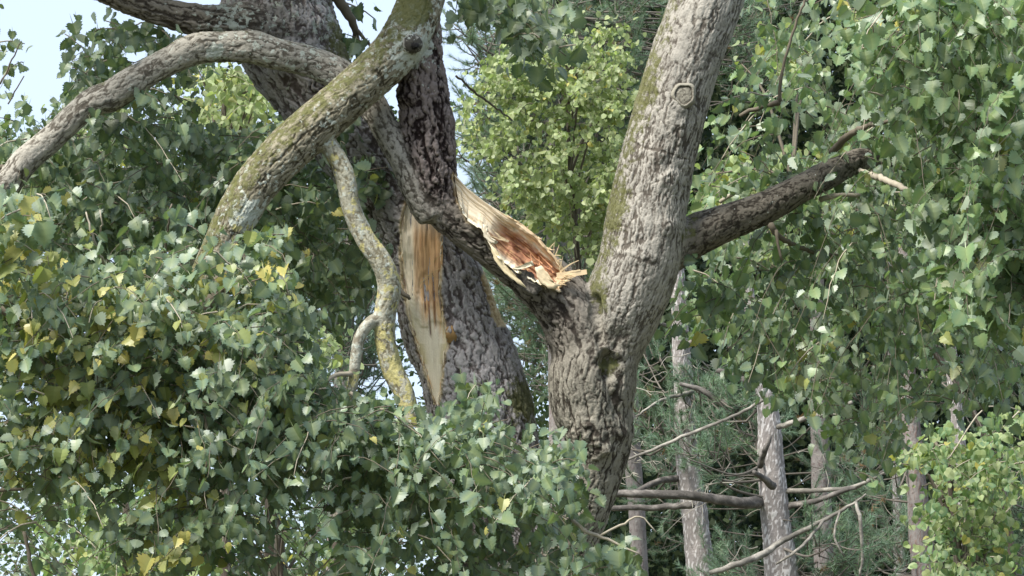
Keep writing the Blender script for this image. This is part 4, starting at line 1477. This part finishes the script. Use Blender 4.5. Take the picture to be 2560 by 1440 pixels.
p2 = pine('thick pale pine trunk with long bare horizontal branches, right of centre', [(1975, 1640, 44), (1955, 1440, 41), (1938, 1300, 37), (1926, 1150, 33), (1922, 1040, 28), (1905, 940, 21), (1885, 860, 15), (1870, 700, 13), (1860, 400, 10)], 27.0,
     [([(1780, 990), (1900, 1000), (2020, 1020), (2060, 1100), (1900, 1130), (1760, 1120)], (.1, 1.0), 6), ([(1700, 1110), (1900, 1080), (1900, 1200), (1720, 1180)], (-1.2, -.3), 3), ([(2000, 1250), (2200, 1280), (2250, 1440), (2000, 1440), (2040, 1420)], (-.8, .6), 8), ([(1800, 1380), (2100, 1400), (2100, 1500), (1700, 1500)], (.3, 1.0), 4)], 502,
     branches=[([(1905, 1252, 0, 17), (1850, 1256, -.25, 14), (1740, 1240, -.35, 12), (1640, 1235, -.4, 11), (1520, 1232, -.4, 9)], False),
               ([(1735, 1262, .4, 9), (1640, 1268, .4, 8), (1520, 1270, .4, 7)], False),
               ([(1955, 1228, 0, 7), (2050, 1226, -.2, 6), (2130, 1218, -.3, 5), (2215, 1180, -.4, 3)], True),
               ([(1960, 1268, 0, 8), (2040, 1252, -.2, 7), (2120, 1222, -.3, 6), (2160, 1208, -.3, 5), (2250, 1150, -.3, 3)], False),
               ([(1775, 1432, -.9, 6), (1850, 1408, -.9, 8), (1910, 1385, -.8, 9), (1960, 1350, -.7, 7), (2040, 1310, -.7, 5.5), (2120, 1268, -.7, 4), (2165, 1235, -.7, 2)], True),
               ([(1540, 1160, -1.2, 3), (1640, 1122, -1.2, 4), (1720, 1086, -1.2, 4.5), (1830, 1042, -1.2, 4), (1910, 1000, -1.2, 4), (1960, 982, -1.2, 3)], True),
               ([(1945, 1068, -.2, 7), (2010, 1048, -.4, 7), (2070, 1030, -.5, 7), (2130, 1006, -.6, 5)], True),
               ([(1932, 1215, -.5, 11), (1915, 1200, -.7, 9), (1885, 1180, -.9, 6)], False), ([(1900, 1165, -.4, 8), (1915, 1120, -.6, 7), (1925, 1090, -.6, 5)], False),
               ([(1890, 910, 0, 13), (1850, 880, -.1, 10), (1825, 862, -.2, 8)], False), ([(1870, 955, .1, 10), (1820, 935, .1, 9), (1790, 925, .1, 6)], False), ([(1845, 1025, .2, 10), (1800, 1005, .2, 9), (1755, 975, .2, 7), (1700, 960, .2, 5)], False),
               ([(2140, 1255, -.7, 4), (2150, 1300, -.8, 5), (2155, 1370, -.8, 4), (2150, 1440, -.8, 3)], True), ([(2060, 1300, -.7, 4), (2000, 1370, -.9, 4), (1940, 1410, -.9, 3)], True), ([(2100, 1275, -.7, 3), (2085, 1340, -.8, 3), (2110, 1390, -.8, 2)], True)])
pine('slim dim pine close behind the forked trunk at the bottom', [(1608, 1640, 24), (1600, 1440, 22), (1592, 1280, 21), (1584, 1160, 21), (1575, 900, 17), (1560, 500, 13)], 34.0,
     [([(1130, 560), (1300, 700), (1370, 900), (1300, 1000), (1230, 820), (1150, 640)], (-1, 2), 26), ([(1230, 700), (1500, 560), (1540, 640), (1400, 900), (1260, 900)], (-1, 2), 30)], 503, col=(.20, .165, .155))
pine('red-brown pine trunk at the bottom beside the bright young poplar', [(2330, 1640, 36), (2312, 1440, 34), (2300, 1340, 30), (2290, 1200, 26), (2270, 950, 20), (2260, 600, 14)], 31.0,
     [([(2100, 1200), (2260, 1150), (2300, 1330), (2200, 1440), (2080, 1440)], (-.5, 1.5), 9)], 504, col=(.21, .15, .13))
pine('thin pale pine stem between the thick pine and the red-brown one', [(2252, 1640, 17), (2250, 1440, 15), (2246, 1300, 13), (2240, 1150, 11), (2230, 900, 9), (2220, 600, 6)], 33.0,
     [([(1960, 860), (2200, 1000), (2260, 1150), (2100, 1260), (1990, 1100)], (0, 3), 12)], 505)
pine('pale pine stem showing high through the right curtain of leaves', [(2440, 1640, 22), (2412, 1300, 19), (2395, 1080, 17), (2375, 850, 15), (2370, 700, 13), (2360, 400, 10)], 30.0,
     [([(2420, 1180), (2640, 1150), (2640, 1500), (2450, 1500)], (1, 3), 22), ([(2300, 600), (2600, 600), (2600, 1000), (2300, 1000)], (1, 3), 16)], 506)
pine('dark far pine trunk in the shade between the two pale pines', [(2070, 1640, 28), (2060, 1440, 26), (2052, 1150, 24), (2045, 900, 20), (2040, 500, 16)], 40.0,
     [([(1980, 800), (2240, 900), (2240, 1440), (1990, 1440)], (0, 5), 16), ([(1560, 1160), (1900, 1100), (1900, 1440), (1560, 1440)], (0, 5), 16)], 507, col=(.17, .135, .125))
pine('tall feathery pine filling the top between the two big limbs', [(1420, 1640, 40), (1410, 1200, 36), (1395, 700, 28), (1380, 300, 20), (1370, -100, 14)], 31.5,
     [([(1110, 60), (1200, 170), (1130, 300), (1140, 460), (1300, 560), (1560, 420), (1640, 120), (1660, -60), (1440, -60), (1300, 60), (1230, 100)], (-1, 1.5), 150),
      ([(1180, 480), (1300, 480), (1320, 640), (1420, 760), (1300, 780), (1190, 640)], (-1, 1.5), 30), ([(1780, -60), (2100, -60), (2050, 240), (1850, 320), (1790, 250)], (0, 2), 26)], 508, col=(.2, .165, .15))
pine('bluish pine seen through the gap left of the scarred trunk', [(840, 1700, 34), (850, 1200, 28), (860, 900, 22), (870, 600, 16), (880, 350, 9)], 29.0,
     [([(640, 560), (780, 560), (900, 640), (960, 800), (960, 960), (860, 940), (800, 820), (700, 760)], (-1, 1), 40), ([(780, 1200), (960, 1230), (1060, 1300), (1000, 1360), (800, 1330)], (-1, 1), 12), ([(820, 300), (960, 330), (980, 480), (860, 480)], (-1, 1), 10)], 509, col=(.2, .165, .15))

dead_twigs(p1, [(1550, 840), (1760, 820), (1860, 960), (1800, 1160), (1560, 1200)], 28.0, (-.3, 1.0), 36, 601)
dead_twigs(p2, [(1760, 860), (1980, 940), (2180, 1180), (2200, 1440), (1860, 1440), (1780, 1180)], 27.0, (-.3, 1.0), 46, 602)

# ------------------------------------------------------------------ far wood behind everything
def far_wood():
    rs_ = np.random.RandomState(91)
    N = 380000
    x = np.append(rs_.uniform(-200, 2760, 260000), rs_.uniform(1480, 2760, 120000))
    y = rs_.uniform(-120, 1600, N)
    d = rs_.uniform(44, 60, N)
    p = at(x, y, d)
    dn = fbm(p * np.array([.55, .25, .55]), 3, 92) + .28 * (fbm(p * 2.3, 2, 95) - .5)
    # how thick the wood stands from left to right, and where its skyline runs
    thick = np.interp(x, [-200, 250, 420, 900, 1080, 1180, 1260, 1500, 1700, 2760], [.36, .42, .47, .47, .42, .40, .60, .76, .95, .95])
    thick = thick + np.interp(y, [0, 300, 900, 1250, 1600], [-.03, 0, 0, .03, .06])
    skyl = np.interp(x, [-200, 0, 150, 330, 600, 850, 960, 1080, 1200, 1280, 1500, 2760], [330, 290, 330, 200, 60, 60, 240, 330, 160, -60, -200, -200]) + 90 * (fbm(np.stack([x * .012, x * 0, x * 0], 1), 3, 93) - .5)
    ok = (1 - dn < thick) & (y > skyl) & (p[:, 2] > .2)
    p = p[ok]
    xc, yc, zc = rs_.uniform(-10, 20, 150000), rs_.uniform(34, 62, 150000), rs_.uniform(8.2, 19, 150000)  # unseen canopy above the view, added to shade the wood below it
    pc = np.stack([xc, yc, zc], 1)
    cx_, cy_, _ = proj(pc)
    keep = (cy_ < -60) & (fbm(pc * .45, 2, 98) > .44)
    p = np.vstack([p, pc[keep]])
    big = np.append(np.ones(ok.sum()), np.full(keep.sum(), 2.6))[:, None]
    n = len(p)
    s = rs_.uniform(.035, .075, n)[:, None] * big
    u = unit(rs_.normal(0, 1, (n, 3)))
    w = unit(np.cross(u, rs_.normal(0, 1, (n, 3))))
    V = np.stack([p - u * s, p + w * s * .7, p + u * s, p - w * s * .7], 1).reshape(-1, 3)
    F = np.arange(n * 4).reshape(-1, 4)
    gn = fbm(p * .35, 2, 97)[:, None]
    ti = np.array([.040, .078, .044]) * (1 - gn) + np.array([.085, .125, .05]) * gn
    shade_con = sstep(1350, 1600, proj(p)[0])[:, None]
    ti = ti * (1 - shade_con) + np.array([.028, .050, .034]) * shade_con  # right side conifer green, with the wood's shade put into the tint
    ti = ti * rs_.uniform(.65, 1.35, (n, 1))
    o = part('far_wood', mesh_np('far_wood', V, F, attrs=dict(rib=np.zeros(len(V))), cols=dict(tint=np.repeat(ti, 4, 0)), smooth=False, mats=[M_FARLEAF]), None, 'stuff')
    o['label'] = 'mixed green wood far behind the pines, sky showing through, with an unseen shade canopy added above'
    o['category'] = 'wood'


far_wood()

# ------------------------------------------------------------------ small branches seen among the leaves
def small_branch(name, pts, parent, mat, seg=10, d=D0, label=None):
    C = catmull(px_chain(pts, d), .015)
    rs_ = np.random.RandomState(int(pts[0][0] + pts[0][1]))
    C[1:-1, :3] += rs_.normal(0, .0016, (len(C) - 2, 3))
    C[:, 3] *= 1 + .12 * (fbm(C[:, :3] * 60, 2, 5) - .5) * 2
    V, F, T = tube_np(C[:, :3], C[:, 3], seg)
    return part(name, mesh_np(name, V, [F, T], mats=[mat]), parent, label=label)


for pts, mt in (
        ([(2150, 425, .2, 6), (2200, 446, .05, 8), (2240, 462, -.05, 8), (2280, 482, -.15, 7)], M_TWIGPALE),
        ([(1800, 505, .7, 5), (1850, 473, .7, 5), (1885, 452, .7, 3)], M_TWIGPALE),
        ([(2050, 500, .3, 7), (2085, 490, .3, 6), (2150, 486, .3, 5)], M_TWIGPALE),
        ([(1925, 560, .1, 9), (1945, 590, .12, 7), (1985, 612, .2, 6), (2030, 630, .3, 5), (2100, 640, .5, 4)], M_TWIG),
        ([(1940, 575, .1, 5), (1945, 610, .1, 4), (1955, 650, .1, 3)], M_TWIG),
        ([(1950, 255, .3, 5), (1955, 180, .3, 4), (1990, 60, .3, 3.5), (2020, -20, .3, 3)], M_TWIG),
        ([(1850, 290, .4, 5), (1900, 268, .4, 6), (1950, 255, .3, 8)], M_TWIG),
        ([(2080, 380, .3, 10), (2120, 340, .2, 9), (2170, 315, .1, 7), (2230, 300, 0, 4)], M_TWIG),
        ([(820, -30, .3, 14), (860, 20, .32, 13), (885, 70, .35, 9), (888, 110, .4, 8), (878, 140, .4, 5)], M_TWIG),
        ([(885, 70, .35, 6), (915, 100, .35, 4), (940, 140, .35, 3)], M_TWIG),
        ([(1140, 190, .5, 3), (1200, 240, .6, 3), (1280, 300, .8, 2)], M_TWIG)):
    small_branch('twig', pts, treeA, mt)
for pts, mt in (
        ([(496, 880, -.85, 9), (520, 895, -.9, 11), (548, 910, -.95, 11), (572, 924, -1.0, 8)], M_TWIGPALE),
        ([(878, 935, -.24, 7), (840, 938, -.27, 6), (820, 950, -.3, 5), (805, 972, -.3, 3)], M_TWIGPALE),
        ([(862, 975, -.26, 4), (890, 992, -.3, 5), (930, 998, -.3, 3)], M_TWIGPALE),
        ([(850, 1040, -.28, 8), (846, 1090, -.3, 9), (838, 1130, -.3, 7), (820, 1170, -.3, 6)], M_TWIG),
        ([(510, 1040, -.95, 4), (522, 1095, -.95, 5), (528, 1130, -.95, 5), (515, 1168, -.97, 3)], M_TWIG),
        ([(0, 770, -.8, 9), (40, 800, -.8, 8), (80, 850, -.8, 6), (120, 925, -.8, 4)], M_TWIG),
        ([(410, 640, -.5, 3), (425, 540, -.6, 3), (430, 510, -.6, 2)], M_TWIG), ([(260, 660, -.5, 3), (235, 600, -.6, 3), (215, 530, -.6, 2)], M_TWIGPALE),
        ([(250, 600, -.5, 2.5), (255, 560, -.6, 2), (250, 525, -.6, 1.5)], M_TWIGPALE), ([(1430, 1300, -.7, 5), (1470, 1330, -.75, 5), (1520, 1350, -.75, 4), (1600, 1385, -.75, 2)], M_TWIGPALE),
        ([(1500, 1340, -.75, 3), (1560, 1310, -.75, 3), (1600, 1290, -.75, 2), (1640, 1330, -.75, 2)], M_TWIGPALE), ([(600, 640, -.35, 34), (520, 760, -.42, 30), (420, 880, -.5, 24), (300, 980, -.58, 16)], M_TWIG),
        ([(0, 1226, -.8, 5), (60, 1222, -.8, 4)], M_TWIG), ([(60, 1330, -.8, 5), (75, 1400, -.8, 5), (90, 1460, -.8, 5)], M_TWIG)):
    small_branch('twig', pts, treeA, mt)
for pts, mt in (([(0, 210, .5, 2.5), (30, 150, .5, 2), (52, 105, .5, 1.4)], M_TWIG), ([(-20, 420, .6, 8), (100, 420, .6, 7), (170, 410, .6, 5), (260, 380, .6, 3)], M_TWIG), ([(20, 260, .5, 2), (60, 190, .5, 1.5)], M_TWIG),
                ([(510, 400, .7, 8), (545, 440, .7, 7), (560, 500, .7, 5)], M_TWIG), ([(960, 700, -.02, 9), (985, 715, -.06, 8), (1012, 735, -.1, 6), (1024, 748, -.1, 4)], M_TWIG)):
    small_branch('twig', pts, treeB, mt)

# ------------------------------------------------------------------ emit crowns: the leaves that show largest as objects, the rest joined
GW, GH = 640, 360
zb = np.full((GH, GW), 1e9, np.float32)
for wp_ in WOODPTS:
    x_, y_, d_ = proj(wp_)
    i_, j_ = (x_ / 4).astype(int), (y_ / 4).astype(int)
    k_ = (i_ >= 0) & (i_ < GW) & (j_ >= 0) & (j_ < GH)
    np.minimum.at(zb, (j_[k_], i_[k_]), d_[k_].astype(np.float32))
P_ = np.vstack([c['data'][0] for c in CROWNS])
S_ = np.concatenate([c['data'][2] for c in CROWNS])
Y_ = np.vstack([c['data'][1][:, :, 1] for c in CROWNS])
Z_ = np.vstack([c['data'][1][:, :, 2] for c in CROWNS])
x_, y_, d_ = proj(P_ + Y_ * S_[:, None] * .45)
r_ = S_ * .42 * FPX / d_ / 4 * np.sqrt(np.clip(np.abs(Z_ @ FWD), .15, 1))
own = np.full((GH, GW), -1, np.int32)
for i in np.argsort(-d_):
    i0, i1 = int(x_[i] / 4 - r_[i] + .5), int(x_[i] / 4 + r_[i] + .5)
    j0, j1 = int(y_[i] / 4 - r_[i] + .5), int(y_[i] / 4 + r_[i] + .5)
    i0, i1, j0, j1 = max(i0, 0), min(i1, GW - 1), max(j0, 0), min(j1, GH - 1)
    if i1 < i0 or j1 < j0:
        continue
    sub = zb[j0:j1 + 1, i0:i1 + 1] > d_[i]
    own[j0:j1 + 1, i0:i1 + 1][sub] = i
vis = np.bincount(own[own >= 0], minlength=len(P_))
o0 = 0
TINTQ = {}
for c in CROWNS:
    pos, Rm, scl, paths = c['data']
    n = len(pos)
    vv = vis[o0:o0 + n]
    o0 += n
    rs_ = np.random.RandomState(n)
    var = rs_.randint(0, len(c['base']), n)
    pick = np.argsort(-vv)[:c['n']]
    pick = pick[vv[pick] > 0]
    rest = np.ones(n, bool)
    rest[pick] = False
    cr = part(c['name'], join_leaves(c['name'], c['base'], pos[rest], Rm[rest], scl[rest], var[rest], c['tint'][rest], c['mat']), c['parent'], 'stuff', c['label'])
    twig_tubes('twigs', [p_ for k, p_ in enumerate(paths) if k % 7], c['parent'], c['tw'])
    twig_tubes('pale_shoots', [np.concatenate([p_[:, :3], np.minimum(p_[:, 3:] * 1.5, .004)], 1) for k, p_ in enumerate(paths) if k % 7 == 0], c['parent'], M_TWIGPALE)
    key0 = id(c['base'])
    for i in pick:
        tq = tuple(np.round(np.log(np.maximum(c['tint'][i], .01)) * 3).astype(int))
        key = (key0, var[i], tq)
        if key not in TINTQ:
            v, t, rm = c['base'][var[i]]
            TINTQ[key] = mesh_np('leaf', v, t, attrs=dict(rib=rm), cols=dict(tint=np.tile(c['tint'][i], (len(v), 1))), smooth=False, mats=[c['mat']])
        o = bpy.data.objects.new('leaf', TINTQ[key])
        COL.objects.link(o)
        o.parent = cr
        M4 = Matrix.Identity(4)
        for a in range(3):
            for b in range(3):
                M4[a][b] = float(Rm[i][a, b] * scl[i])
            M4[a][3] = float(pos[i][a])
        o.matrix_basis = M4
